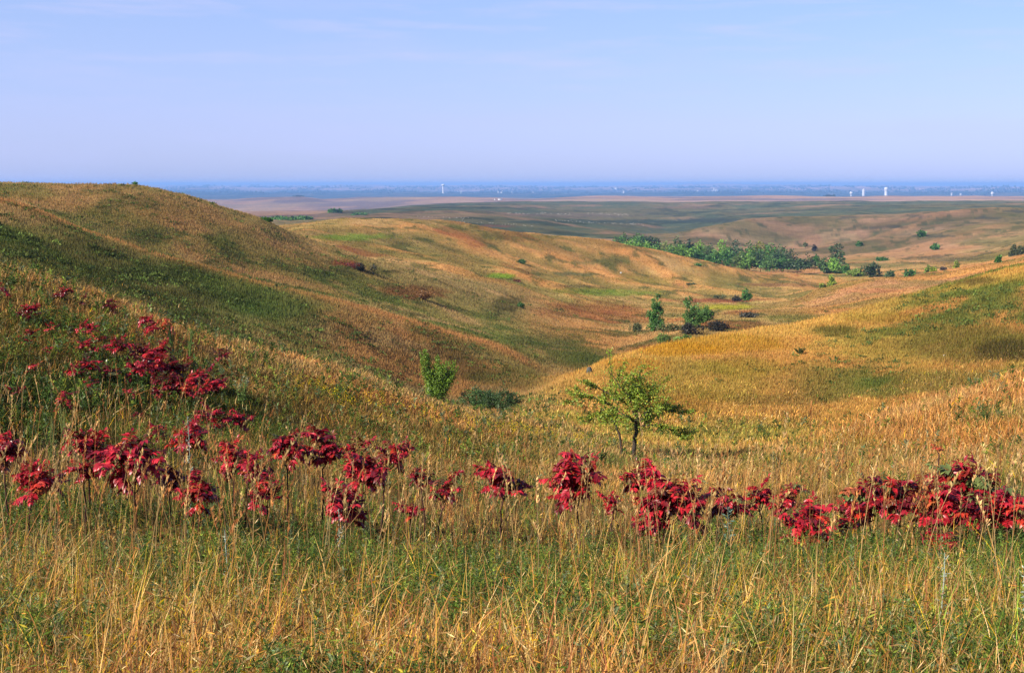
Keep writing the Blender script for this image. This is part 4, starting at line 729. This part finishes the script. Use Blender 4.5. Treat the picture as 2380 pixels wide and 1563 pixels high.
for a in [
 ('plum_bush', 1108, 947, 888, 116, None, (.05, .10, .028), 'dark bush at the left end of the thicket right of the bright spiky bush', 'bush', 'plum thicket in the gully', 'bush', 3600, 1, .07, False),
 ('plum_bush', 1165, 953, 888, 118, None, (.042, .082, .024), 'dark rounded bush at the right end of the thicket in the gully', 'bush', 'plum thicket in the gully', 'bush', 3600, 2, .07, False),
 ('hackberry_tree', 1521, 770, 683, 46, None, DG, 'tall narrow dark tree left of the two bright cottonwoods', 'tree', None, 'tall', 2300, 3, .20),
 ('cottonwood_tree', 1605, 764, 690, 48, 172, (.085, .17, .04), 'taller left one of the two bright green cottonwoods', 'tree', None, 'tall', 1600, 4, .20),
 ('cottonwood_tree', 1640, 768, 708, 52, 168, (.075, .155, .035), 'shorter right one of the two bright green cottonwoods', 'tree', None, 'round', 1600, 5, .20),
 ('plum_bush', 1492, 770, 742, 60, None, OL, 'grey green bush left of the tall narrow dark tree', 'bush', None, 'bush', 700, 6, .18, False),
 ('plum_bush', 1560, 774, 746, 64, 165, OL, 'dull bush between the tall dark tree and the cottonwoods', 'bush', None, 'bush', 700, 7, .18, False),
 ('plum_bush', 1600, 780, 742, 70, 160, BK, 'brown black bush under the taller cottonwood', 'bush', None, 'bush', 1100, 8, .16, False),
 ('plum_bush', 1666, 768, 738, 58, 165, BK, 'black bush right of the shorter cottonwood behind the golden crest', 'bush', None, 'bush', 1000, 9, .16, False),
 ('willow_bush', 1545, 780, 766, 44, 150, (.11, .18, .035), 'light green low bush at the foot of the tall dark tree', 'bush', None, 'bush', 500, 10, .16, False),
 ('willow_bush', 1590, 786, 772, 44, 148, (.10, .18, .035), 'light green low bush under the brown black bush', 'bush', None, 'bush', 500, 11, .16, False),
 ('plum_bush', 1738, 743, 722, 56, 215, (.06, .062, .045), 'grey brown bush right of the cottonwoods behind the golden crest', 'bush', None, 'bush', 700, 12, .22, False),
 ('cedar_tree', 1734, 706, 670, 26, None, DG, 'single dark green tree by the eroded creek bank', 'tree', None, 'round', 600, 13, .34),
 ('plum_bush', 1712, 700, 686, 30, None, BK, 'dark low bush on the creek bank left of the single tree', 'bush', None, 'bush', 260, 14, .3, False),
 ('plum_bush', 1672, 694, 681, 40, None, OL, 'olive low bush at the left end of the creek bank', 'bush', None, 'bush', 260, 15, .3, False),
 ('plum_bush', 848, 632, 602, 54, None, BK, 'dark bush on the left hill casting a long shadow, red leaves at its left', 'bush', None, 'bush', 1300, 16, .16, False),
 ('red_thicket', 808, 622, 606, 54, None, (.15, .03, .03), 'pinkish red thicket left of the dark bush on the left hill', 'bush', None, 'bush', 190, 17, .13, False),
 ('plum_bush', 980, 697, 672, 74, None, (.20, .10, .035), 'rusty brown brush in a hollow of the left hill', 'bush', None, 'bush', 800, 18, .16, False),
 ('green_bush', 1211, 613, 600, 27, None, (.06, .13, .025), 'round bright green bush alone on the middle hill', 'bush', None, 'bush', 420, 19, .3, False),
 ('plum_bush', 1200, 656, 650, 22, None, RUST * .5, 'tiny brown bush on the middle hill below the bright green one', 'bush', None, 'bush', 160, 20, .3, False),
 ('plum_bush', 1621, 620, 612, 17, None, DG, 'small dark bush on the middle hill below the creek woodland', 'bush', None, 'bush', 180, 21, .4, False),
 ('plum_bush', 1605, 666, 659, 24, None, OL, 'flat olive bush on the lower middle hill', 'bush', None, 'bush', 180, 22, .4, False),
 ('plum_bush', 618, 512, 503, 34, 176, DG, 'dark bush on the skyline at the end of the left hill', 'bush', None, 'bush', 500, 23, .2, False),
 ('plum_bush', 314, 429, 424, 12, 165, DG, 'tiny dark tuft on the skyline of the left hill', 'bush', None, 'bush', 120, 24, .16, False),
 ('plum_bush', 1210, 715, 700, 20, None, DG, 'upright dark bush low on the right end of the left hill', 'bush', None, 'bush', 260, 25, .2, False),
 # woodland along the creek
 ('creek_tree', 1448, 572, 549, 34, 640, DG, 'leftmost dark tree of the creek woodland behind the middle hill', 'tree', 'trees of the creek woodland', 'round', 420, 30),
 ('creek_tree', 1482, 575, 549, 38, 650, DG, 'dark round tree second from the left end of the creek woodland', 'tree', 'trees of the creek woodland', 'round', 420, 31),
 ('creek_tree', 1510, 582, 556, 34, 650, (.03, .06, .025), 'blackish green tree at the top of the left wing of the creek woodland', 'tree', 'trees of the creek woodland', 'round', 420, 32),
 ('creek_tree', 1470, 578, 562, 36, 580, MG_, 'lighter green tree before the two leftmost of the creek woodland', 'tree', 'trees of the creek woodland', 'round', 400, 33),
 ('creek_tree', 1503, 585, 567, 38, 580, MG_, 'mid green tree against the hill edge in the left wing of the woodland', 'tree', 'trees of the creek woodland', 'round', 400, 34),
 ('creek_tree', 1543, 592, 568, 40, 590, (.11, .15, .03), 'yellowish green tree left of the pale tall one in the woodland', 'tree', 'trees of the creek woodland', 'round', 420, 35),
 ('creek_tree', 1573, 592, 555, 44, 620, (.085, .14, .045), 'tall pale green tree standing out of the woodland', 'tree', 'trees of the creek woodland', 'round', 520, 36),
 ('creek_tree', 1586, 602, 575, 36, 570, MG_, 'mid green tree in front of the tall pale one', 'tree', 'trees of the creek woodland', 'round', 400, 37),
 ('creek_tree', 1602, 600, 562, 24, 640, (.025, .055, .025), 'small dark dome shaped tree right of the tall pale one', 'tree', 'trees of the creek woodland', 'round', 320, 38),
 ('creek_tree', 1628, 608, 566, 42, 620, MG_, 'broad green tree left of the middle of the woodland', 'tree', 'trees of the creek woodland', 'round', 460, 39),
 ('creek_tree', 1650, 612, 572, 40, 610, (.06, .09, .03), 'olive green tree in the middle of the woodland', 'tree', 'trees of the creek woodland', 'round', 460, 40),
 ('creek_tree', 1676, 612, 563, 40, 640, MG_, 'high green tree in the middle of the woodland skyline', 'tree', 'trees of the creek woodland', 'round', 460, 41),
 ('creek_tree', 1690, 620, 585, 44, 570, DG, 'wide dark tree low in the middle of the woodland', 'tree', 'trees of the creek woodland', 'round', 480, 42),
 ('creek_tree', 1708, 614, 562, 36, 640, (.04, .085, .03), 'pointed dark tree right of the middle of the woodland', 'tree', 'trees of the creek woodland', 'round', 440, 43),
 ('creek_tree', 1722, 626, 590, 36, 560, (.10, .15, .035), 'yellowish green tree low before the woodland right of its middle', 'tree', 'trees of the creek woodland', 'round', 420, 44),
 ('creek_tree', 1742, 630, 588, 40, 560, MG_, 'green tree left of the bright one low in the woodland', 'tree', 'trees of the creek woodland', 'round', 460, 45),
 ('creek_tree', 1740, 618, 568, 38, 620, DG, 'dark tree left of the yellow topped one', 'tree', 'trees of the creek woodland', 'round', 420, 46),
 ('creek_tree', 1764, 620, 566, 30, 630, (.24, .25, .03), 'yellow topped tree on the woodland skyline', 'tree', 'trees of the creek woodland', 'round', 420, 47),
 ('creek_tree', 1766, 632, 588, 40, 565, (.04, .075, .025), 'dark tree under the yellow topped one', 'tree', 'trees of the creek woodland', 'round', 460, 48),
 ('creek_tree', 1790, 628, 570, 46, 610, DG, 'large dark tree right of the yellow topped one', 'tree', 'trees of the creek woodland', 'round', 520, 49),
 ('creek_tree', 1812, 628, 584, 44, 600, (.04, .08, .03), 'right hand tree of the solid woodland block', 'tree', 'trees of the creek woodland', 'round', 480, 50),
 ('creek_tree', 1838, 630, 585, 34, 585, (.075, .10, .04), 'greyish green tree left behind the big round oak', 'tree', 'trees of the creek woodland', 'round', 420, 51),
 ('creek_tree', 1528, 590, 571, 36, 600, DG, 'dark tree filling the dip left of the yellowish green one', 'tree', 'trees of the creek woodland', 'round', 420, 130),
 ('creek_tree', 1558, 600, 577, 34, 575, (.09, .17, .04), 'green tree at the foot of the tall pale one, against the hill edge', 'tree', 'trees of the creek woodland', 'round', 420, 131),
 ('creek_tree', 1614, 606, 582, 38, 575, DG, 'dark tree below the small dome shaped one', 'tree', 'trees of the creek woodland', 'round', 420, 132),
 ('creek_tree', 1658, 618, 588, 40, 570, DG, 'dark tree low under the olive green one in the middle', 'tree', 'trees of the creek woodland', 'round', 440, 133),
 ('creek_tree', 1790, 634, 600, 40, 555, (.08, .16, .04), 'green tree low in front of the large dark one', 'tree', 'trees of the creek woodland', 'round', 440, 134),
 ('creek_tree', 1822, 634, 602, 32, 560, DG, 'low dark tree at the right foot of the solid woodland block', 'tree', 'trees of the creek woodland', 'round', 420, 135),
 ('oak_tree', 1855, 637, 600, 58, 540, (.035, .065, .022), 'big dark round tree with a visible trunk right of the woodland', 'tree', None, 'round', 800, 52),
 ('creek_tree', 1881, 628, 597, 20, 585, OL, 'thin pale tree right behind the big round oak', 'tree', None, 'tall', 240, 53),
 ('creek_tree', 1896, 617, 598, 18, 590, DG, 'small dark tree between the oak and the tall leaning tree', 'tree', None, 'round', 240, 54),
 ('creek_tree', 1945, 618, 572, 30, 600, (.07, .12, .04), 'tall loose green tree leaning above the right hand clump', 'tree', None, 'tall', 480, 55),
 ('creek_tree', 1915, 642, 606, 42, 540, (.06, .11, .03), 'green tree left in the clump below the tall leaning tree', 'tree', None, 'round', 520, 56),
 ('creek_tree', 1938, 645, 606, 34, 535, MG_, 'darker tree right in the clump below the tall leaning tree', 'tree', None, 'round', 460, 57),
 ('young_tree', 1933, 662, 637, 20, 430, (.20, .28, .03), 'bright yellow green young tree in front of the right hand clump', 'tree', None, 'tall', 320, 58),
 ('young_tree', 1912, 668, 657, 18, 425, (.17, .23, .03), 'low yellow green bush left of the bright young tree', 'bush', None, 'bush', 180, 59, None, False),
 ('creek_tree', 1968, 640, 622, 26, 520, DG, 'dark bushy tree left of the pale green one near the pink slope', 'tree', None, 'round', 320, 60),
 ('young_tree', 1990, 644, 624, 38, 500, (.15, .22, .035), 'pale yellow green tree between two dark ones near the pink slope', 'tree', None, 'round', 420, 61),
 ('creek_tree', 2030, 642, 617, 36, 480, (.035, .065, .022), 'compact dark tree at the right of the pale green one', 'tree', None, 'round', 480, 62),
 ('green_bush', 2070, 639, 627, 26, 470, (.08, .13, .045), 'soft green bush right of the compact dark tree', 'bush', None, 'bush', 240, 63, None, False),
 ('plum_bush', 2114, 635, 620, 26, 480, DG, 'dark slanting bush at the end of the green swale', 'bush', None, 'bush', 200, 64, None, False),
 ('young_tree', 2157, 640, 617, 16, 470, (.13, .19, .03), 'paler left one of two slim young trees on the pink slope', 'tree', None, 'tall', 240, 65),
 ('young_tree', 2167, 641, 622, 14, 465, (.25, .30, .03), 'yellower right one of two slim young trees on the pink slope', 'tree', None, 'tall', 240, 66),
 ('young_tree', 2192, 637, 622, 12, 470, (.08, .06, .04), 'thin brownish tree right of the two slim young trees', 'tree', None, 'open', 80, 67),
 ('young_tree', 2223, 634, 606, 12, 480, (.20, .24, .03), 'slender yellow green tree alone on the pink slope', 'tree', None, 'tall', 220, 68),
 ('creek_tree', 1997, 577, 561, 12, None, DG, 'tiny dark tree on the far slope left of the round one', 'tree', None, 'tall', 160, 69),
 ('creek_tree', 2139, 552, 535, 21, None, DG, 'round dark tree alone high on the right hand far slope', 'tree', None, 'round', 300, 70),
 ('creek_tree', 2172, 582, 566, 20, None, DG, 'dark bush like tree at the head of the far gully', 'tree', None, 'round', 260, 71),
 ('creek_tree', 2320, 611, 594, 12, None, DG, 'small dark tree below the pair near the right edge', 'tree', None, 'tall', 200, 72),
 ('creek_tree', 2354, 594, 568, 18, None, OL, 'left one of the pair of loose trees near the right edge', 'tree', None, 'tall', 280, 73),
 ('creek_tree', 2372, 592, 571, 15, None, OL, 'right one of the pair of loose trees near the right edge', 'tree', None, 'tall', 240, 74),
 ('creek_tree', 1872, 578, 564, 10, None, OL, 'faint thin tree behind the big round oak', 'tree', None, 'open', 70, 75),
 ('creek_tree', 1893, 585, 568, 10, None, BK, 'dead looking dark tree above the small dark tree', 'tree', None, 'tall', 80, 76),
 ('plum_bush', 2050, 606, 597, 30, None, DG, 'dark bush right of the tall leaning tree', 'bush', None, 'bush', 240, 77, None, False),
 ('plum_bush', 780, 494, 486, 30, None, DG, 'small far grove below the pink ridge', 'grove', None, 'bush', 300, 78, 1.8, False),
 ('plum_bush', 645, 511, 503, 44, None, DG, 'left far grove beside the end of the left hill', 'grove', None, 'bush', 300, 79, 1.2, False),
 ('plum_bush', 705, 511, 502, 64, None, DG, 'long far grove right of the left hill', 'grove', None, 'bush', 400, 80, 1.2, False),
 ('plum_bush', 836, 500, 496, 34, None, DG, 'dark brush strip at the left foot of the far green hill', 'bush', None, 'bush', 250, 81, 1.4, False),
 ('plum_bush', 694, 458, 453, 26, 5200, WOOD, 'dark grove on the far pink ridge at the left', 'grove', None, 'bush', 160, 82, 4.0, False),
 ('plum_bush', 1930, 456, 450.5, 30, 5200, WOOD, 'dark grove on the far pink ridge at the right', 'grove', None, 'bush', 160, 83, 4.0, False),
]: tree(*a)

# ------------------------------------------------------------------ single wild plants
def herb(name, u, vb, vt, wpx, r, col, flower, label, seed, spike=False):
    p, d, H = place(u, vb, vt, r); rng = np.random.default_rng(seed); Wm = wpx * d / F; root = empty(name, p); tag(root, label, 'wild plant'); T = Acc(); ns = 1 if spike else 7; Cn, D, cc, L = [], [], [], []
    for i in range(ns):
        e = np.array([0 if spike else rng.uniform(-.45, .45) * Wm, rng.normal(0, .1) * Wm, H * (1 if spike else rng.uniform(.75, 1))]); Q = curve([0, 0, -.03], e, [0, 0, 0], 6, rng, .01); tc, tq = tube(Q, np.linspace(.006, .003, 6) * max(1, d / 14), 4); T.add(tc, tq, np.array(col) * .7)
        m = 60 if spike else 46; t = rng.uniform(.25, 1, m); Cn.append(e * t[:, None] + rng.normal(0, .01, (m, 3))); a = rng.uniform(0, 6.28, m); el = rng.uniform(.1, .9, m); D.append(np.stack([np.cos(a) * np.cos(el), np.sin(a) * np.cos(el), np.sin(el)], -1)); L.append((Wm * (.5 if spike else .16)) * rng.uniform(.5, 1.2, m) * (1.15 - .6 * t))
        cc.append(np.where((t > .82)[:, None] & (flower is not None), np.array(flower or col), np.array(col)) * np.exp(rng.normal(0, .2, (m, 1))))
    Cn, D, cc, L = np.vstack(Cn), np.vstack(D), np.vstack(cc), np.concatenate(L); Nn = unit(np.cross(D, rng.normal(0, 1, D.shape))); co, q = rhombs(Cn, D, Nn, L, L * .3)
    T.mesh('stem', M_STEM, root); mesh_np('foliage', co, q, rep(cc, 4), M_FORB, parent=root)
SAGE = (.34, .40, .32)
for a in [
 ('sage_plant', 528, 1385, 1300, 20, None, SAGE, None, 'silvery sage spike in the green grass at lower left', 1, True), ('sage_plant', 440, 1080, 966, 26, 12.6, SAGE, None, 'silver sage rising among the red leaves above the front row', 2, True),
 ('sage_plant', 2188, 1480, 1390, 34, None, SAGE, None, 'pale sage spike at lower right', 3, True), ('sage_plant', 1690, 1260, 1190, 40, 10.8, (.10, .17, .14), None, 'teal green leafy stalk under the crimson sumac row', 4, True),
 ('sage_plant', 790, 1300, 1220, 22, None, SAGE, None, 'grey sage stalk below the low scarlet sumac', 5, True), ('sage_plant', 2370, 1530, 1430, 30, None, SAGE, None, 'silvery sage at the bottom right corner', 6, True),
 ('aster_plant', 560, 935, 872, 56, 28, (.13, .20, .06), (.42, .46, .30), 'white topped green aster at the right end of the dense sumac colony', 7), ('aster_plant', 398, 800, 745, 18, 34, (.05, .08, .03), None, 'dark upright weed right of the orange tipped sumac', 8),
 ('aster_plant', 440, 830, 762, 26, 33, (.12, .18, .05), (.30, .34, .16), 'tall pale green weed right of the dark one on the slope brow', 9), ('aster_plant', 234, 845, 812, 22, 30, (.03, .05, .02), None, 'dark weed beside the sumac below the yellow flowers', 10),
 ('goldenrod_plant', 216, 795, 772, 34, 31.5, (.12, .16, .03), (.60, .44, .02), 'yellow flowering goldenrod on the left slope', 11), ('goldenrod_plant', 150, 1010, 938, 26, 17, (.22, .26, .08), (.42, .40, .12), 'pale yellow goldenrod head in the dark hollow at the left', 12),
 ('goldenrod_plant', 118, 1020, 960, 26, 16.5, (.16, .20, .07), (.34, .32, .12), 'duller goldenrod head left of the pale yellow one', 13), ('aster_plant', 2290, 985, 940, 44, None, (.10, .14, .04), None, 'green weed in the orange grass at the right', 14), ('aster_plant', 1390, 1100, 1050, 70, 33, (.06, .12, .03), None, 'dark green herb clump left of the foot of the spreading tree', 15),
 ('aster_plant', 1860, 830, 806, 40, None, (.10, .12, .04), None, 'olive weed clump on the golden hill', 16), ('goldenrod_plant', 2250, 1330, 1235, 50, None, (.13, .19, .04), (.42, .40, .06), 'green plant with round yellow heads below the right hand sumacs', 17),
]: herb(*a)
# ------------------------------------------------------------------ stones
def stone(name, u, v, wpx, hpx, col, label, seed, mat=None):
    p = at(u, v + hpx * .4); d = math.hypot(p.x, p.y); rng = np.random.default_rng(seed); bm_n = 9; Wm, Hm = wpx * d / F, hpx * d / F
    th = np.linspace(0, 2 * np.pi, bm_n, endpoint=False); rows = [(-.25, .95), (.3, 1.0), (.7, .86), (.96, .5)]; co = []
    for z, s in rows:
        for a in th: k = s * rng.uniform(.82, 1.12) * .5; co.append((math.cos(a) * Wm * k, math.sin(a) * Wm * k, Hm * z * rng.uniform(.93, 1.07)))
    q = [(i * bm_n + j, i * bm_n + (j + 1) % bm_n, (i + 1) * bm_n + (j + 1) % bm_n, (i + 1) * bm_n + j) for i in range(3) for j in range(bm_n)]; co.append((0, 0, Hm)); t = [(27 + j, 27 + (j + 1) % bm_n, 36) for j in range(bm_n)]
    o = mesh_np(name, co, q, None, mat, tris=t); o.location = p; tag(o, label, 'stone'); return o
M_DST = plain_mat('weathered_stone', (.055, .06, .055), .9, .4, 3); M_WST = plain_mat('limestone', (.40, .39, .37), .9, .15, 3)
stone('boulder', 1370, 862, 15, 15, None, 'small dark boulder jutting from the edge of the golden hill', 1, M_DST); stone('boulder', 2195, 826, 4.5, 4, None, 'single white stone on the golden hill at the right', 2, M_WST); stone('boulder', 1443, 638, 5, 3, None, 'single white stone on the middle hill', 3, M_WST)
def outcrop(seed):
    rng = np.random.default_rng(seed); A = Acc(); cube = np.array([(x, y, z) for z in (-.4, 1) for x, y in ((-1, -1), (1, -1), (1, 1), (-1, 1))], float); q = np.array([(3, 2, 1, 0), (4, 5, 6, 7), (0, 1, 5, 4), (1, 2, 6, 5), (2, 3, 7, 6), (3, 0, 4, 7)])
    for (u0, u1, v0, v1, n) in [(1180, 1250, 495, 497, 26), (1250, 1330, 495, 498, 22), (1365, 1460, 496, 499, 46), (970, 1100, 503, 507, 26), (1290, 1500, 512, 522, 60), (1060, 1250, 514, 526, 34)]:
        for i in range(n):
            f = rng.random(); p = at(u0 + (u1 - u0) * f, v0 + (v1 - v0) * f + rng.normal(0, .5) + rng.uniform(0, 2)); s = rng.uniform(.22, .6) * math.hypot(p.x, p.y) / 2000; c = cube * [s * 1.3, s, s * .9] * rng.uniform(.75, 1.2, (8, 3)); A.add(c + np.array(p), q)
    o = A.mesh('limestone_outcrop', M_WST); tag(o, kind='stuff')
outcrop(3)
# ------------------------------------------------------------------ far woodland, town and towers
def far_wood(n, seed):
    rng = np.random.default_rng(seed); u = rng.uniform(380, 2420, n); r = np.exp(rng.uniform(math.log(9800), math.log(20000), n)); dens = fbm(u / 90, np.log(r) * 9, 401, 4); k = dens > .47; u, r = u[k], r[k]; th = np.array([float(pix_ang(a, 445)[0]) for a in u]); x, y = r * np.sin(th), r * np.cos(th); P = np.stack([x, y, ground(x, y)], -1); m = 10; n = len(u)
    R = rng.uniform(10, 22, n) * r / 14000; d = unit(rng.normal(0, 1, (n * m, 3))); d[:, 2] = np.abs(d[:, 2]); Rk = np.repeat(R, m); c = np.repeat(P, m, 0) + d * Rk[:, None] * [2.4, 1.4, .75]; D = unit(rng.normal(0, 1, c.shape)); Nn = unit(np.cross(D, rng.normal(0, 1, D.shape))); L = Rk * rng.uniform(.8, 1.5, n * m); co, q = rhombs(c, D, Nn, L, L * .8)
    o = mesh_np('far_woodland', co, q, rep(vary(np.tile(WOOD, (n * m, 1)), rng, .2), 4), M_FORB); tag(o, kind='stuff')
far_wood(3600, 51)
M_WHITE = plain_mat('white_paint', (.56, .55, .53), .5, .06, .2); M_ROOF = plain_mat('grey_roof', (.28, .27, .28), .8, .1, .3); M_STEEL = plain_mat('painted_steel', (.45, .32, .32), .6, .1, .3)
def lathe(name, prof, mat, parent, sides=20):
    a = np.linspace(0, 2 * np.pi, sides, endpoint=False); co = [(r * math.cos(t), r * math.sin(t), z) for r, z in prof for t in a]; q = [(i * sides + j, i * sides + (j + 1) % sides, (i + 1) * sides + (j + 1) % sides, (i + 1) * sides + j) for i in range(len(prof) - 1) for j in range(sides)]
    return mesh_np(name, co, q, None, mat, True, parent)
def tower(u, vb, vt, wpx, r, label, tankf=.32, stemf=.35, name='water_tower', cat='water tower'):
    th, te = pix_ang(u, vt); p = at(u, vb, r); H = r * float(te) - p.z; Wm = wpx * r / F / 2; root = empty(name, p); tag(root, label, cat); tz = H * (1 - tankf); s = Wm * stemf
    lathe('column', [(s * 1.6, -5), (s * 1.3, H * .06), (s, H * .14), (s, tz + .5)], M_WHITE, root)
    lathe('tank', [(s, tz), (Wm * .85, tz + H * tankf * .22), (Wm, tz + H * tankf * .48), (Wm * .93, tz + H * tankf * .75), (Wm * .5, H * .985), (.05, H)], M_WHITE, root); return root
tower(1030, 447, 427.5, 8, 10200, 'tall white water tower breaking the horizon left of centre', .24, .45)
tower(2059, 454, 434.5, 9, 9600, 'tallest white water tower at the right over the pink ridge', .45, .7)
tower(1978, 456, 445.5, 7, 9000, 'short white water tower left of the white silo', .62, .3)
tower(2306, 456, 445.5, 6, 9300, 'small white water tower near the right edge of the horizon', .6, .35)
def silo(u, vb, vt, wpx, r, label):
    th, te = pix_ang(u, vt); p = at(u, vb, r); H = r * float(te) - p.z; Wm = wpx * r / F / 2; root = empty('grain_silo', p); tag(root, label, 'silo'); lathe('barrel', [(Wm, -4), (Wm, H * .9)], M_WHITE, root); lathe('roof', [(Wm * 1.04, H * .9), (Wm * .5, H * .97), (.05, H)], M_WHITE, root)
silo(2007, 455, 438.5, 6, 9600, 'white silo standing between two water towers at the right')
def house(u, v, wpx, hpx, r, label):
    p = at(u, v, r); th, te = pix_ang(u, v); k = r / F; p.z = max(p.z, r * float(te)) if r > 11000 else p.z; p = Vector((p.x, p.y, float(ground(p.x, p.y)))); w, h = wpx * k / 2, hpx * k; root = empty('town_building', p); tag(root, label, 'building', 'pale buildings of the far town'); d = w * .7
    top = max(h, r * float(te) - p.z + h * .5); co = [(x, y, z) for z in (-6, top * .72) for x, y in ((-w, -d), (w, -d), (w, d), (-w, d))]; mesh_np('wall', co, [(0, 1, 5, 4), (1, 2, 6, 5), (2, 3, 7, 6), (3, 0, 4, 7)], None, M_WHITE, parent=root)
    e = 1.06; z0 = top * .72 + .05; rc = [(-w * e, -d * e, z0), (w * e, -d * e, z0), (w * e, d * e, z0), (-w * e, d * e, z0), (-w * e, 0, top), (w * e, 0, top)]; mesh_np('roof', rc, [(0, 1, 5, 4), (2, 3, 4, 5)], None, M_ROOF, parent=root, tris=[(1, 2, 5), (3, 0, 4)])
for a in [(1072, 444.5, 3, 2.5, 10500, 'tiny white building right of the tall water tower'), (1166, 443.5, 5, 3, 10500, 'large white building in the far town left of the mast'), (1158, 444, 3, 2, 10575, 'low pale building left of the large white one'), (1190, 446, 3, 1.6, 10500, 'low pale building right of the large white one'), (1239, 446, 3, 2, 10500, 'small pale building in the dark trees left of the mast'),
 (1432, 436, 6, 3.2, 14250, 'white building high on the horizon slope right of centre'), (1450, 444, 4, 1.6, 11400, 'pale low building on the blue plain right of centre'), (1660, 437.5, 4, 3, 13500, 'upper white building of the hillside cluster'), (1666, 440, 6, 2.6, 12900, 'middle white building of the hillside cluster'), (1657, 443, 5, 2.2, 12300, 'lower pale building of the hillside cluster'), (1676, 444, 5, 2, 12000, 'pale building right of the hillside cluster'), (1622, 443, 4, 1.8, 12000, 'pale building left of the hillside cluster'), (1725, 443, 4, 2.4, 12000, 'pale building alone right of the hillside cluster'),
 (2212, 448.5, 3, 3, 9900, 'tiny white building right of the tallest water tower'), (2233, 450, 4, 2.4, 9900, 'tiny pale building left of the small water tower'), (1150, 465.5, 3, 3, 4200, 'left one of two pale sheds on the far pink ridge'), (1162, 465.5, 9, 3.4, 4200, 'long right one of two pale sheds on the far pink ridge')]: house(*a)
def mast():
    p = at(1253, 440, 15000); H = 15000 * float(pix_ang(1253, 426.5)[1]) - p.z; root = empty('radio_mast', p); tag(root, 'thin red grey radio mast on the horizon at centre', 'mast'); A = Acc(); s = 1.2
    for x, y in ((-s, -s), (s, -s), (0, s)): tc, tq = tube([(x, y, -2), (x * .6, y * .6, H)], [.35, .25], 4); A.add(tc, tq)
    for i in range(12): z = H * i / 12; z2 = H * (i + 1) / 12; tc, tq = tube([(-s, -s, z), (s, -s, z2)], .15, 3); A.add(tc, tq); tc, tq = tube([(s, -s, z), (0, s, z2)], .15, 3); A.add(tc, tq)
    A.mesh('lattice', M_STEEL, root); lathe('antenna', [(.3, H), (.2, H + 4), (.02, H + 4.2)], M_STEEL, root, 6)
mast()
